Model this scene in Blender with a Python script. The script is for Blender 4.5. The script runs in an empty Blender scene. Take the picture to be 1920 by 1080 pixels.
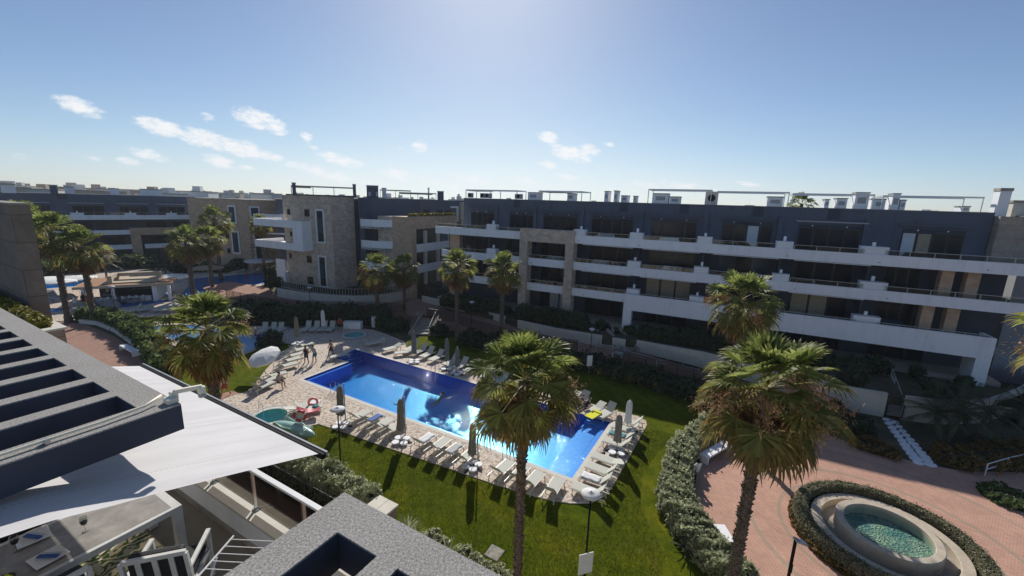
import bpy, bmesh, math, random
import numpy as np
from mathutils import Vector, Matrix
from mathutils.geometry import tessellate_polygon
R=math.radians
sc=bpy.context.scene
col=sc.collection
random.seed(7); rng=np.random.default_rng(7)
# ---------------- camera ----------------
FPX=784.26; PITCH=0.20391; ROLL=0.030537; EYE=15.0
cam=bpy.data.cameras.new('camera'); camo=bpy.data.objects.new('camera',cam); col.objects.link(camo)
_f=Vector((0,math.cos(PITCH),-math.sin(PITCH))); _u=Vector((0,math.sin(PITCH),math.cos(PITCH))); _r=Vector((1,0,0))
_rt=_r*math.cos(ROLL)+_u*math.sin(ROLL); _up=-_r*math.sin(ROLL)+_u*math.cos(ROLL)
camo.matrix_world=Matrix(((_rt.x,_up.x,-_f.x,0),(_rt.y,_up.y,-_f.y,0),(_rt.z,_up.z,-_f.z,EYE),(0,0,0,1)))
cam.sensor_width=36; cam.lens=FPX/1920*36; cam.clip_start=.05; cam.clip_end=9000
sc.camera=camo
# ---------------- sky, sun, exposure ----------------
SUN_AZ=-3.8; SUN_EL=33.0
w=bpy.data.worlds.new('World'); sc.world=w; w.use_nodes=True
nt=w.node_tree; N=nt.nodes; L=nt.links
bg=N['Background']; sky=N.new('ShaderNodeTexSky'); sky.sky_type='NISHITA'; sky.sun_disc=False
sky.sun_elevation=R(SUN_EL); sky.sun_rotation=R(SUN_AZ); sky.air_density=0.7; sky.dust_density=0.3; sky.ozone_density=3.0; sky.altitude=0
bg.inputs['Strength'].default_value=0.085
def wmath(op,a,b=None,c=None):
    n=N.new('ShaderNodeMath'); n.operation=op
    for i,v in enumerate((a,b,c)):
        if v is None: continue
        if isinstance(v,(int,float)): n.inputs[i].default_value=v
        else: L.new(v,n.inputs[i])
    return n.outputs[0]
tc=N.new('ShaderNodeTexCoord'); sep=N.new('ShaderNodeSeparateXYZ'); L.new(tc.outputs['Generated'],sep.inputs[0])
azn=wmath('MULTIPLY',wmath('ARCTAN2',sep.outputs[0],sep.outputs[1]),57.2958)
eln=wmath('MULTIPLY',wmath('ARCSINE',sep.outputs[2]),57.2958)
nz=N.new('ShaderNodeTexNoise'); nz.inputs['Scale'].default_value=44; nz.inputs['Detail'].default_value=8; nz.inputs['Roughness'].default_value=.66
mp=N.new('ShaderNodeMapping'); mp.inputs['Scale'].default_value=(1,1,2.3); L.new(tc.outputs['Generated'],mp.inputs[0]); L.new(mp.outputs[0],nz.inputs['Vector'])
# clouds: azimuth, elevation, half width, half height (degrees), density
CL=[(-44.6, 7.3, 2.03, 1.02, 1), (-38.8, 6.2, 2.61, 1.13, 1), (-35.4, 5.5, 2.99, 1.26, 1), (-32.3, 4.9, 3.22, 1.24, 1), (-29.8, 4.3, 2.16, 0.76, 0.9), (-30.3, 8.0, 3.18, 1.44, 1), (-28.5, 7.3, 1.36, 0.89, 0.9), (-40.2, 3.5, 2.01, 0.74, 0.9), (-41.8, 2.8, 1.3, 0.53, 0.8), (-34.3, 3.3, 1.97, 0.87, 1), (-31.9, 2.8, 1.42, 0.38, 0.7), (-35.0, 7.7, 0.94, 0.69, 0.6), (-25.6, 6.7, 1.0, 0.69, 0.7), (-25.0, 5.6, 1.01, 0.47, 0.6), (-21.9, 4.3, 3.24, 0.97, 0.9), (-26.3, 3.3, 2.9, 0.71, 0.75), (-23.8, 2.7, 4.57, 0.97, 0.8), (-15.3, 2.9, 3.0, 1.03, 0.8), (-12.6, 6.5, 1.5, 1.08, 0.9), (-14.9, 6.3, 0.98, 0.41, 0.6), (4.0, 8.3, 1.81, 0.92, 1), (7.1, 6.3, 3.75, 1.27, 1), (9.5, 6.8, 1.85, 0.84, 1), (4.4, 4.8, 1.92, 0.69, 0.8), (11.8, 7.5, 1.08, 0.5, 0.8), (6.7, 3.4, 2.25, 0.44, 0.7), (-5.4, 2.7, 3.88, 0.88, 0.7), (1.3, 2.8, 2.12, 0.62, 0.7), (-48.9, 2.6, 0.85, 0.41, 0.6), (-44.3, 2.8, 1.2, 0.32, 0.5), (28.4, 2.8, 1.75, 0.39, 0.8), (21.8, 2.4, 4.44, 0.74, 0.7), (17.5, 2.4, 3.17, 0.68, 0.7), (-8.2, 1.7, 6.16, 0.89, 0.6), (-18.2, 1.8, 3.25, 0.68, 0.5)]
tot=None
for a,e,wa,he,den in CL:
    dx=wmath('DIVIDE',wmath('SUBTRACT',azn,a),wa); dy=wmath('DIVIDE',wmath('ADD',wmath('SUBTRACT',eln,e),wmath('MULTIPLY',wmath('SUBTRACT',azn,a),.18)),he)
    r2=wmath('ADD',wmath('MULTIPLY',dx,dx),wmath('MULTIPLY',dy,dy))
    m_=wmath('MULTIPLY',wmath('MAXIMUM',wmath('SUBTRACT',1,r2),0),den)
    tot=m_ if tot is None else wmath('MAXIMUM',tot,m_)
mask=wmath('ADD',wmath('MULTIPLY',tot,.40),nz.outputs[0])
ss=N.new('ShaderNodeMapRange'); ss.interpolation_type='SMOOTHSTEP'; L.new(mask,ss.inputs[0])
ss.inputs[1].default_value=.56; ss.inputs[2].default_value=.96
cm=wmath('MULTIPLY',ss.outputs[0],wmath('MINIMUM',wmath('MULTIPLY',tot,2.5),1.0))
# the eye and the film round off the brightest strip of sky near the horizon
sc_=N.new('ShaderNodeSeparateColor'); cc_=N.new('ShaderNodeCombineColor'); L.new(sky.outputs[0],sc_.inputs[0])
for i_,lim in enumerate((8.6,9.6,10.0)):
    q_=wmath('POWER',wmath('DIVIDE',sc_.outputs[i_],lim),4); L.new(wmath('DIVIDE',sc_.outputs[i_],wmath('POWER',wmath('ADD',q_,1),.25)),cc_.inputs[i_])
mx=N.new('ShaderNodeMix'); mx.data_type='RGBA'; L.new(cm,mx.inputs[0]); L.new(cc_.outputs[0],mx.inputs[6]); mx.inputs[7].default_value=(8.9,9.1,9.3,1)
L.new(mx.outputs[2],bg.inputs['Color'])
sun=bpy.data.lights.new('sun','SUN'); suno=bpy.data.objects.new('sun',sun); col.objects.link(suno)
sun.energy=3.9; sun.angle=R(.53); sun.color=(1,.95,.87)
sd=Vector((math.sin(R(SUN_AZ))*math.cos(R(SUN_EL)),math.cos(R(SUN_AZ))*math.cos(R(SUN_EL)),math.sin(R(SUN_EL))))
suno.rotation_euler=sd.to_track_quat('Z','Y').to_euler(); suno.location=(0,60,80)
sc.render.engine='CYCLES'
sc.cycles.max_bounces=8; sc.cycles.transparent_max_bounces=16; sc.cycles.caustics_reflective=False; sc.cycles.caustics_refractive=False
sc.view_settings.view_transform='Standard'; sc.view_settings.look='None'; sc.view_settings.exposure=0.29; sc.view_settings.gamma=1
# ---------------- where a thing seen at a pixel of the 1920x1080 photo stands in the world ----------------
def ray(px,py): return _f+_rt*((px-960)/FPX)-_up*((py-540)/FPX)
def at(px,py,z=0.0):
    d=ray(px,py); t=(z-EYE)/d.z; return Vector((d.x*t,d.y*t,z))
def far(px,py,D):
    d=ray(px,py); t=D/math.hypot(d.x,d.y); return Vector((d.x*t,d.y*t,EYE+d.z*t))
def on(px,py,fr,d=0.0):
    ox,oy,an=fr; d_=ray(px,py); ax,ay=math.cos(an),math.sin(an); nx,ny=-ay,ax
    t=(d+ox*nx+oy*ny)/(d_.x*nx+d_.y*ny); X,Y=d_.x*t,d_.y*t
    return (X-ox)*ax+(Y-oy)*ay, EYE+d_.z*t
TU=R(-29.4)
def UV(u,v,z=0.0): return Vector((u*math.cos(TU)-v*math.sin(TU),u*math.sin(TU)+v*math.cos(TU),z))
def toUV(p): return (p[0]*math.cos(TU)+p[1]*math.sin(TU), -p[0]*math.sin(TU)+p[1]*math.cos(TU))
# ---------------- objects ----------------
def tag(o,label=None,cat=None,group=None,kind=None):
    if label: o['label']=label
    if cat: o['category']=cat
    if group: o['group']=group
    if kind: o['kind']=kind
    return o
def thing(name,label,cat,loc=(0,0,0),rz=0.0,group=None):
    o=bpy.data.objects.new(name,None); col.objects.link(o); o.location=loc; o.rotation_euler=(0,0,rz); o.empty_display_size=.3
    return tag(o,label,cat,group)
def copy_tree(o,loc=None,rz=None,label=None,group=None,scale=None,parent=None):
    c=o.copy(); col.objects.link(c)
    if parent is not None: c.parent=parent
    for ch in list(o.children): copy_tree(ch,parent=c)
    if loc is not None: c.location=loc
    if rz is not None: c.rotation_euler[2]=rz
    if label: c['label']=label
    if group: c['group']=group
    if scale: c.scale=(scale,)*3 if not hasattr(scale,'__len__') else scale
    return c
class MB:
    def __init__(s): s.v=[];s.f=[]
    def add(s,vs,fs):
        o=len(s.v); s.v+= [tuple(v) for v in vs]; s.f+=[tuple(i+o for i in f) for f in fs]; return s
    def box(s,x0,x1,y0,y1,z0,z1):
        return s.add([(x0,y0,z0),(x1,y0,z0),(x1,y1,z0),(x0,y1,z0),(x0,y0,z1),(x1,y0,z1),(x1,y1,z1),(x0,y1,z1)],
            [(0,3,2,1),(4,5,6,7),(0,1,5,4),(1,2,6,5),(2,3,7,6),(3,0,4,7)])
    def bar(s,a,b,w=.05,h=None,roll=0):
        a=Vector(a);b=Vector(b);h=h or w; d=(b-a).normalized(); up=Vector((0,0,1)) if abs(d.z)<.95 else Vector((0,1,0))
        x=d.cross(up).normalized(); y=x.cross(d).normalized()
        if roll: m=Matrix.Rotation(roll,3,d); x=m@x;y=m@y
        vs=[]
        for p in (a,b):
            for i,j in ((-1,-1),(1,-1),(1,1),(-1,1)): vs.append(p+x*(i*w/2)+y*(j*h/2))
        return s.add(vs,[(0,1,2,3),(7,6,5,4),(0,4,5,1),(1,5,6,2),(2,6,7,3),(3,7,4,0)])
    def tube(s,pts,r=.02,n=8,cap=True):
        pts=[Vector(p) for p in pts]; rs=r if hasattr(r,'__len__') else [r]*len(pts); vs=[];fs=[]
        for k,p in enumerate(pts):
            d=(pts[min(k+1,len(pts)-1)]-pts[max(k-1,0)]).normalized(); up=Vector((0,0,1)) if abs(d.z)<.95 else Vector((0,1,0))
            x=d.cross(up).normalized(); y=x.cross(d).normalized()
            for i in range(n):
                t=2*math.pi*i/n; vs.append(p+x*(math.cos(t)*rs[k])+y*(math.sin(t)*rs[k]))
        for k in range(len(pts)-1):
            for i in range(n): j=(i+1)%n; fs.append((k*n+i,k*n+j,(k+1)*n+j,(k+1)*n+i))
        if cap: fs.append(tuple(range(n))[::-1]); fs.append(tuple((len(pts)-1)*n+i for i in range(n)))
        return s.add(vs,fs)
    def lathe(s,prof,c=(0,0,0),n=24,ang=(0,2*math.pi)):
        vs=[];fs=[];full=abs(ang[1]-ang[0]-2*math.pi)<1e-6; m=n if full else n+1
        for r_,z in prof:
            for i in range(m):
                t=ang[0]+(ang[1]-ang[0])*i/n; vs.append((c[0]+r_*math.cos(t),c[1]+r_*math.sin(t),c[2]+z))
        for k in range(len(prof)-1):
            for i in range(n):
                j=(i+1)%m if full else i+1; fs.append((k*m+i,k*m+j,(k+1)*m+j,(k+1)*m+i))
        return s.add(vs,fs)
    def prism(s,poly,z0,z1):
        n=len(poly); a=sum(poly[i][0]*poly[(i+1)%n][1]-poly[(i+1)%n][0]*poly[i][1] for i in range(n))
        if a<0: poly=poly[::-1]
        g0=z0 if callable(z0) else (lambda p:z0); g1=z1 if callable(z1) else (lambda p:z1)
        vs=[(p[0],p[1],g0(p)) for p in poly]+[(p[0],p[1],g1(p)) for p in poly]
        tri=tessellate_polygon([[Vector((p[0],p[1],0)) for p in poly]]); fs=[]
        for t in tri:
            A,B,C=[poly[i] for i in t]; o=(B[0]-A[0])*(C[1]-A[1])-(B[1]-A[1])*(C[0]-A[0])
            t=t if o>0 else t[::-1]
            fs.append(tuple(i+n for i in t)); fs.append(tuple(t[::-1]))
        for i in range(n): j=(i+1)%n; fs.append((i,j,j+n,i+n))
        return s.add(vs,fs)
    def build(s,name,mat,parent=None,world=False,smooth=False,bevel=0):
        me=bpy.data.meshes.new(name); vs=s.v
        if world and parent is not None:
            mi=(Matrix.Translation(parent.location)@Matrix.Rotation(parent.rotation_euler[2],4,'Z')).inverted(); vs=[tuple(mi@Vector(v)) for v in vs]
        me.from_pydata(vs,[],s.f); me.update()
        if mat: me.materials.append(mat)
        if smooth: me.polygons.foreach_set('use_smooth',[True]*len(me.polygons))
        o=bpy.data.objects.new(name,me); col.objects.link(o)
        if parent is not None: o.parent=parent
        if bevel:
            b=o.modifiers.new('bevel','BEVEL'); b.width=bevel; b.segments=2; b.limit_method='ANGLE'
        return o
def sheet(name,outer,z,mat,holes=(),kind='structure',zf=None):
    loops=[[Vector((p[0],p[1],0)) for p in outer]]+[[Vector((p[0],p[1],0)) for p in h] for h in holes]
    flat=[p for l in loops for p in l]; tri=tessellate_polygon(loops); m=MB(); fs=[]
    for t in tri:
        A,B,C=[flat[i] for i in t]; o=(B-A).cross(C-A).z
        if abs(o)<1e-9: continue
        fs.append(t if o>0 else t[::-1])
    m.add([(p.x,p.y,zf(p) if zf else z) for p in flat],fs)
    o=m.build(name,mat); 
    if kind: o['kind']=kind
    return o
def smooth_poly(pts,n=6,closed=True):
    P=[np.array(p[:2],float) for p in pts]; out=[]; m=len(P)
    rngk=range(m) if closed else range(m-1)
    for i in rngk:
        p0=P[(i-1)%m] if closed or i>0 else P[i]; p1=P[i]; p2=P[(i+1)%m]; p3=P[(i+2)%m] if closed or i+2<m else P[i+1]
        for k in range(n):
            t=k/n; out.append(tuple(.5*((2*p1)+(-p0+p2)*t+(2*p0-5*p1+4*p2-p3)*t*t+(-p0+3*p1-3*p2+p3)*t**3)))
    if not closed: out.append(tuple(P[-1]))
    return out
def npmesh(name,V,mat,parent=None,nf=4,smooth=False):
    V=np.asarray(V,dtype=np.float32).reshape(-1,3); n=len(V)//nf
    me=bpy.data.meshes.new(name); me.vertices.add(len(V)); me.vertices.foreach_set('co',V.ravel())
    me.loops.add(len(V)); me.loops.foreach_set('vertex_index',np.arange(len(V),dtype=np.int32))
    me.polygons.add(n); me.polygons.foreach_set('loop_start',np.arange(0,len(V),nf,dtype=np.int32))
    me.update(calc_edges=True); me.materials.append(mat)
    o=bpy.data.objects.new(name,me); col.objects.link(o)
    if parent is not None: o.parent=parent
    return o
# ---------------- materials ----------------
class MT:
    def __init__(s,name):
        s.m=bpy.data.materials.new(name); s.m.use_nodes=True; s.t=s.m.node_tree; s.N=s.t.nodes; s.L=s.t.links
        s.b=s.N['Principled BSDF']; s.out=s.N['Material Output']; s.geo=None
    def n(s,t,**k):
        x=s.N.new('ShaderNode'+t)
        for a,b in k.items(): setattr(x,a,b)
        return x
    def put(s,sock,v):
        if isinstance(v,(int,float)): sock.default_value=v
        elif isinstance(v,(tuple,list)): sock.default_value=tuple(v)+((1,) if len(v)==3 and len(sock.default_value)==4 else ())
        else: s.L.new(v,sock)
    def math(s,op,a,b=None,c=None):
        x=s.n('Math',operation=op)
        for i,v in enumerate((a,b,c)):
            if v is not None: s.put(x.inputs[i],v)
        return x.outputs[0]
    def coord(s,kind='Object',scale=(1,1,1),rot=(0,0,0)):
        if kind=='World': o=s.n('NewGeometry').outputs['Position']
        else: o=s.n('TexCoord').outputs[kind]
        mp=s.n('Mapping'); mp.inputs['Scale'].default_value=scale; mp.inputs['Rotation'].default_value=rot; s.L.new(o,mp.inputs[0]); return mp.outputs[0]
    def noise(s,vec,scale,detail=4,rough=.55,dist=0):
        x=s.n('TexNoise'); s.L.new(vec,x.inputs['Vector']); x.inputs['Scale'].default_value=scale; x.inputs['Detail'].default_value=detail; x.inputs['Roughness'].default_value=rough; x.inputs['Distortion'].default_value=dist; return x.outputs[0]
    def ramp(s,f,stops):
        x=s.n('ValToRGB'); s.put(x.inputs[0],f); e=x.color_ramp.elements
        while len(e)<len(stops): e.new(.5)
        for i,(p,c) in enumerate(stops): e[i].position=p; e[i].color=tuple(c)+(1,) if len(c)==3 else c
        return x.outputs[0]
    def mix(s,f,a,b,blend='MIX'):
        x=s.n('Mix',data_type='RGBA',blend_type=blend); s.put(x.inputs[0],f); s.put(x.inputs[6],a); s.put(x.inputs[7],b); return x.outputs[2]
    def bump(s,h,strength=.3,dist=.02):
        x=s.n('Bump'); x.inputs['Strength'].default_value=strength; x.inputs['Distance'].default_value=dist; s.L.new(h,x.inputs['Height']); s.L.new(x.outputs[0],s.b.inputs['Normal']); return x
    def set(s,col=None,rough=.7,metal=0,spec=None):
        if col is not None: s.put(s.b.inputs['Base Color'],col)
        s.put(s.b.inputs['Roughness'],rough); s.b.inputs['Metallic'].default_value=metal
        if spec is not None: s.b.inputs['Specular IOR Level'].default_value=spec
        return s.m
def plain(name,c,rough=.6,var=.12,scale=3,metal=0,bump=.0,spec=None):
    t=MT(name); v=t.coord('World'); f=t.noise(v,scale,5)
    d=tuple(max(0,x*(1-var)) for x in c); l=tuple(min(1,x*(1+var)) for x in c)
    cc=t.ramp(f,[(.3,d),(.7,l)])
    if bump: t.bump(t.noise(v,scale*14,3),bump,.01)
    return t.set(cc,rough,metal,spec)
def wallcoord(t,kind='Object'):
    o=t.n('TexCoord').outputs['Object'] if kind=='Object' else t.n('NewGeometry').outputs['Position']
    sp=t.n('SeparateXYZ'); t.L.new(o,sp.inputs[0]); cb=t.n('CombineXYZ'); t.L.new(t.math('ADD',sp.outputs[0],sp.outputs[1]),cb.inputs[0]); t.L.new(sp.outputs[2],cb.inputs[1]); return cb.outputs[0]
def cladding(name,c1,c2,mort,bw,bh,msize=.012,bump=.3,big=.25):
    t=MT(name); v=wallcoord(t); b=t.n('TexBrick'); t.L.new(v,b.inputs['Vector'])
    for k,x in (('Color1',c1),('Color2',c2),('Mortar',mort)): b.inputs[k].default_value=tuple(x)+(1,)
    b.inputs['Scale'].default_value=1; b.inputs['Brick Width'].default_value=bw; b.inputs['Row Height'].default_value=bh; b.inputs['Mortar Size'].default_value=msize; b.inputs['Bias'].default_value=0
    wv=t.coord('World'); f=t.noise(wv,1.4,6,.6); g=t.noise(wv,6,4)
    cc=t.mix(1,b.outputs[0],t.ramp(f,[(.25,(1-big,)*3),(.75,(1+big*.3,)*3)]),'MULTIPLY'); cc=t.mix(.5,cc,t.ramp(g,[(.3,(.75,.75,.75)),(.7,(1.1,1.1,1.1))]),'MULTIPLY')
    t.bump(b.outputs[1],-bump,.01); return t.set(cc,.85)
M={}
def gravelmat():
    t=MT('gravel_render'); v=t.coord('World'); a=t.noise(v,70,3,.75); b=t.noise(v,190,2,.6); c=t.noise(v,2,3)
    f=t.math('ADD',t.math('MULTIPLY',a,.6),t.math('MULTIPLY',b,.4))
    cc=t.ramp(f,[(.36,(.10,.09,.08)),(.45,(.25,.235,.215)),(.54,(.37,.355,.33)),(.64,(.56,.54,.51))]); cc=t.mix(.35,cc,t.ramp(c,[(.3,(.75,.72,.68)),(.7,(1.05,1.05,1.05))]),'MULTIPLY')
    t.bump(f,.6,.006); return t.set(cc,.95)
M['gravel']=gravelmat()
M['navy']=None
M['navy_shaded']=plain('shaded_navy_render',(.05,.06,.085),.85,.12,1,bump=.2)  # darker copy of the navy render; shade of recessed parts put into the colour
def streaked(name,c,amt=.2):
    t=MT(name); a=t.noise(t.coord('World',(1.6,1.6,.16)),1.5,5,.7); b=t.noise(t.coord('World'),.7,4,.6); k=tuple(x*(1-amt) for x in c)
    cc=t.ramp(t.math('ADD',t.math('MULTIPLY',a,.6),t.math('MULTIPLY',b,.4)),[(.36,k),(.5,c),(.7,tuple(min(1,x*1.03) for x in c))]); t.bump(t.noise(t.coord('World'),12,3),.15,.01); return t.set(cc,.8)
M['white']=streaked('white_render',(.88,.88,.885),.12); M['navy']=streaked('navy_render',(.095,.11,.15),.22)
M['white_clean']=plain('white_painted_metal',(.78,.78,.77),.4,.03,3)
M['cream']=plain('cream_render',(.62,.58,.50),.8,.08,1.5,bump=.2)
M['cream_pipe']=plain('cream_plastic',(.84,.78,.60),.5,.05,8)
M['dark']=plain('dark_joinery',(.012,.013,.016),.35,.1,4)
M['black']=plain('black_metal',(.008,.008,.009),.7,.1,6,spec=.2)
M['pergola_side']=plain('dark_navy_pergola_paint',(.045,.052,.075),.85,.15,1.5,bump=.25)
M['steel']=plain('brushed_steel',(.55,.55,.54),.3,.08,9,metal=1)
M['grey_metal']=plain('grey_metal',(.35,.36,.37),.45,.06,5)
M['fence']=plain('dark_fence_paint',(.03,.032,.035),.5,.1,5)
M['galv']=plain('pale_rail_metal',(.48,.47,.43),.4,.06,5)
M['concrete']=plain('weathered_concrete',(.33,.30,.25),.9,.2,3,bump=.3)
M['grey_wall']=plain('grey_render',(.30,.31,.33),.85,.1,1)
M['terracotta']=plain('orange_roof_membrane',(.36,.19,.10),.85,.12,1)
M['beige_roof']=plain('beige_render',(.50,.41,.31),.85,.08,1)
M['wood_dark']=plain('dark_wood',(.10,.06,.035),.6,.2,6)
M['canvas_white']=plain('white_canvas',(.78,.77,.74),.8,.05,4)
M['canvas_taupe']=plain('taupe_canvas',(.26,.235,.19),.9,.2,8,bump=.4)
M['canvas_grey']=plain('greige_canvas',(.28,.26,.22),.9,.15,8,bump=.4)
M['lounger']=plain('cream_sling_fabric',(.52,.52,.45),.75,.06,12,bump=.2)
M['lounger_frame']=plain('white_lounger_resin',(.66,.65,.59),.4,.04,6)
M['yellow_towel']=plain('yellow_towel',(.75,.72,.04),.95,.1,20,bump=.4)
M['pink']=plain('pink_inflatable',(.75,.17,.2),.35,.1,5)
M['red']=plain('red_plastic',(.55,.03,.025),.4,.08,5)
M['teal']=plain('pale_teal_plastic',(.36,.55,.5),.3,.06,4)
M['fountain']=plain('fountain_travertine',(.52,.44,.34),.75,.16,2.2,bump=.35)
M['tile_beige']=cladding('beige_terrace_tile',(.48,.42,.34),(.44,.38,.31),(.3,.26,.2),.6,.6,.006,.1,.1)
M['stone']=cladding('beige_stone_cladding',(.72,.58,.45),(.54,.44,.35),(.48,.40,.33),.62,.3,.006,.25,.3)
M['stone_warm']=cladding('warm_stone_cladding',(.66,.46,.31),(.56,.39,.27),(.42,.33,.24),.62,.3,.006,.25,.25)
M['stone_big']=cladding('large_stone_slab',(.42,.34,.27),(.38,.31,.25),(.2,.17,.14),2.6,1.1,.012,.2,.3)
M['dark_slab']=cladding('brown_stone_slab',(.27,.21,.165),(.24,.19,.15),(.13,.10,.08),1.8,1.0,.015,.2,.3)
M['stone_pillar']=cladding('pale_stone_block',(.36,.27,.2),(.33,.25,.18),(.2,.15,.1),.6,.3,.01,.3,.2)
def schlick(t,f0,nrm=None):
    g=t.n('NewGeometry'); d=t.n('VectorMath',operation='DOT_PRODUCT'); t.L.new(g.outputs['Incoming'],d.inputs[0]); t.L.new(nrm if nrm is not None else g.outputs['Normal'],d.inputs[1])
    return t.math('ADD',t.math('MULTIPLY',t.math('POWER',t.math('SUBTRACT',1,t.math('ABSOLUTE',d.outputs['Value'])),5),1-f0),f0)
def glassmat(name,tint,gl=.9,rough=.02):
    t=MT(name); tr=t.n('BsdfTransparent'); tr.inputs[0].default_value=tint+(1,); g=t.n('BsdfGlossy'); g.inputs['Roughness'].default_value=rough; g.inputs[0].default_value=(gl,gl,gl,1)
    mx=t.n('MixShader'); t.L.new(schlick(t,.04),mx.inputs[0]); t.L.new(tr.outputs[0],mx.inputs[1]); t.L.new(g.outputs[0],mx.inputs[2]); t.L.new(mx.outputs[0],t.out.inputs[0]); return t.m
M['glass']=glassmat('balustrade_glass',(.80,.82,.80))
M['glass_smoke']=glassmat('smoked_balustrade_glass',(.45,.43,.40))
M['window']=plain('dark_window_glass',(.010,.014,.022),.12,.1,1,spec=.22)
M['window_blue']=plain('blue_tinted_window_glass',(.03,.055,.08),.1,.1,1,spec=.4)
M['curtain']=plain('beige_curtain',(.34,.28,.19),.9,.15,5)
M['curtain_white']=plain('white_curtain',(.55,.57,.58),.9,.1,5)
def awning():
    t=MT('white_awning_fabric'); o=t.n('TexCoord').outputs['Object']; sp=t.n('SeparateXYZ'); t.L.new(o,sp.inputs[0])
    u=t.math('FRACT',t.math('MULTIPLY',t.math('ADD',sp.outputs[0],14.8),1.0)); ln=t.math('LESS_THAN',t.math('ABSOLUTE',t.math('SUBTRACT',u,.5)),.004)
    dash=t.math('GREATER_THAN',t.math('FRACT',t.math('MULTIPLY',sp.outputs[1],26)),.3); ln=t.math('MULTIPLY',ln,dash)
    v=t.coord('Object',(5,.35,1)); f=t.noise(v,1.6,4,.6); d=t.noise(t.coord('Object'),1.3,6,.65)
    cc=t.ramp(f,[(.3,(.62,.605,.605)),(.7,(.72,.705,.705))]); cc=t.mix(.5,cc,t.ramp(d,[(.35,(.86,.85,.84)),(.65,(1,1,1))]),'MULTIPLY'); cc=t.mix(ln,cc,(.32,.32,.33)); t.bump(f,.25,.03)
    t.set(cc,.8); tl=t.n('BsdfTranslucent'); tl.inputs[0].default_value=(.6,.6,.6,1); mx=t.n('MixShader'); mx.inputs[0].default_value=.12
    t.L.new(t.b.outputs[0],mx.inputs[1]); t.L.new(tl.outputs[0],mx.inputs[2]); t.L.new(mx.outputs[0],t.out.inputs[0]); return t.m
M['awning']=awning()
def leafmat(name,stops,trans=.3,tipcol=None,rough=.55,spec=.35):
    t=MT(name); r_=t.n('NewGeometry').outputs['Random Per Island']; v=t.coord('World'); f=t.noise(v,1.1,3)
    k=t.math('ADD',t.math('MULTIPLY',r_,.7),t.math('MULTIPLY',f,.3)); cc=t.ramp(k,stops)
    if tipcol:
        a=t.n('Attribute',attribute_name='tip'); cc=t.mix(a.outputs['Fac'],cc,tipcol)
    t.set(cc,rough,0,spec); tl=t.n('BsdfTranslucent'); t.L.new(cc,tl.inputs[0]); mx=t.n('MixShader'); mx.inputs[0].default_value=trans
    t.L.new(t.b.outputs[0],mx.inputs[1]); t.L.new(tl.outputs[0],mx.inputs[2]); t.L.new(mx.outputs[0],t.out.inputs[0]); return t.m
M['palm']=leafmat('palm_leaf',[(.1,(.065,.095,.022)),(.5,(.17,.21,.05)),(.9,(.34,.38,.12))],.55,(.34,.17,.06),.5,.25)
M['palm_dead']=leafmat('dead_palm_leaf',[(.1,(.13,.085,.035)),(.5,(.27,.15,.065)),(.9,(.42,.25,.11))],.35,None,.8,.15)
M['palm_flower']=leafmat('palm_flower_stalks',[(.1,(.30,.18,.10)),(.6,(.46,.28,.17)),(.9,(.55,.38,.25))],.15,None,.9,.1)
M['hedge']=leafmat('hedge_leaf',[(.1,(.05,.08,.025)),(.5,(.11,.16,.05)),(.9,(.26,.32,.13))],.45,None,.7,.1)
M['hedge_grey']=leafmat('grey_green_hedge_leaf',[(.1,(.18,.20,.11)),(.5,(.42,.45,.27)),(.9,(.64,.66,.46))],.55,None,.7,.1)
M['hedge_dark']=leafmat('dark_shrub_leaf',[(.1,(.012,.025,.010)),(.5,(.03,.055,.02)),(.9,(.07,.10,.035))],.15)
M['ring_hedge']=leafmat('clipped_grey_hedge_leaf',[(.1,(.12,.12,.07)),(.5,(.27,.26,.16)),(.9,(.42,.39,.26))],.3,None,.7,.15)
M['yellow_shrub']=leafmat('yellow_green_shrub_leaf',[(.1,(.10,.11,.02)),(.5,(.22,.20,.03)),(.9,(.34,.26,.04))],.2)
M['yellow_flower']=leafmat('yellow_flower_petal',[(.1,(.45,.26,.01)),(.5,(.65,.42,.02)),(.9,(.75,.55,.05))],.2)
M['orange_flower']=leafmat('orange_flower_petal',[(.1,(.07,.08,.02)),(.55,(.16,.12,.03)),(.85,(.34,.13,.02)),(1,(.5,.2,.03))],.2)
M['red_flower']=leafmat('red_flower_petal',[(.1,(.4,.01,.02)),(.9,(.6,.03,.06))],.2)
M['core']=plain('dark_plant_core',(.012,.018,.008),.95,.3,4)
def trunk():
    t=MT('palm_trunk'); v=t.coord('Object',(1,1,2.2)); vo=t.n('TexVoronoi',feature='DISTANCE_TO_EDGE'); t.L.new(v,vo.inputs['Vector']); vo.inputs['Scale'].default_value=9
    f=t.noise(t.coord('Object'),9,5,.7); cc=t.ramp(t.math('MULTIPLY',t.math('ADD',vo.outputs[0],.1),f),[(.05,(.07,.05,.036)),(.14,(.2,.155,.115)),(.3,(.36,.29,.22))]); t.bump(vo.outputs[0],1,.06); return t.set(cc,.95)
M['trunk']=trunk()
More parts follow.
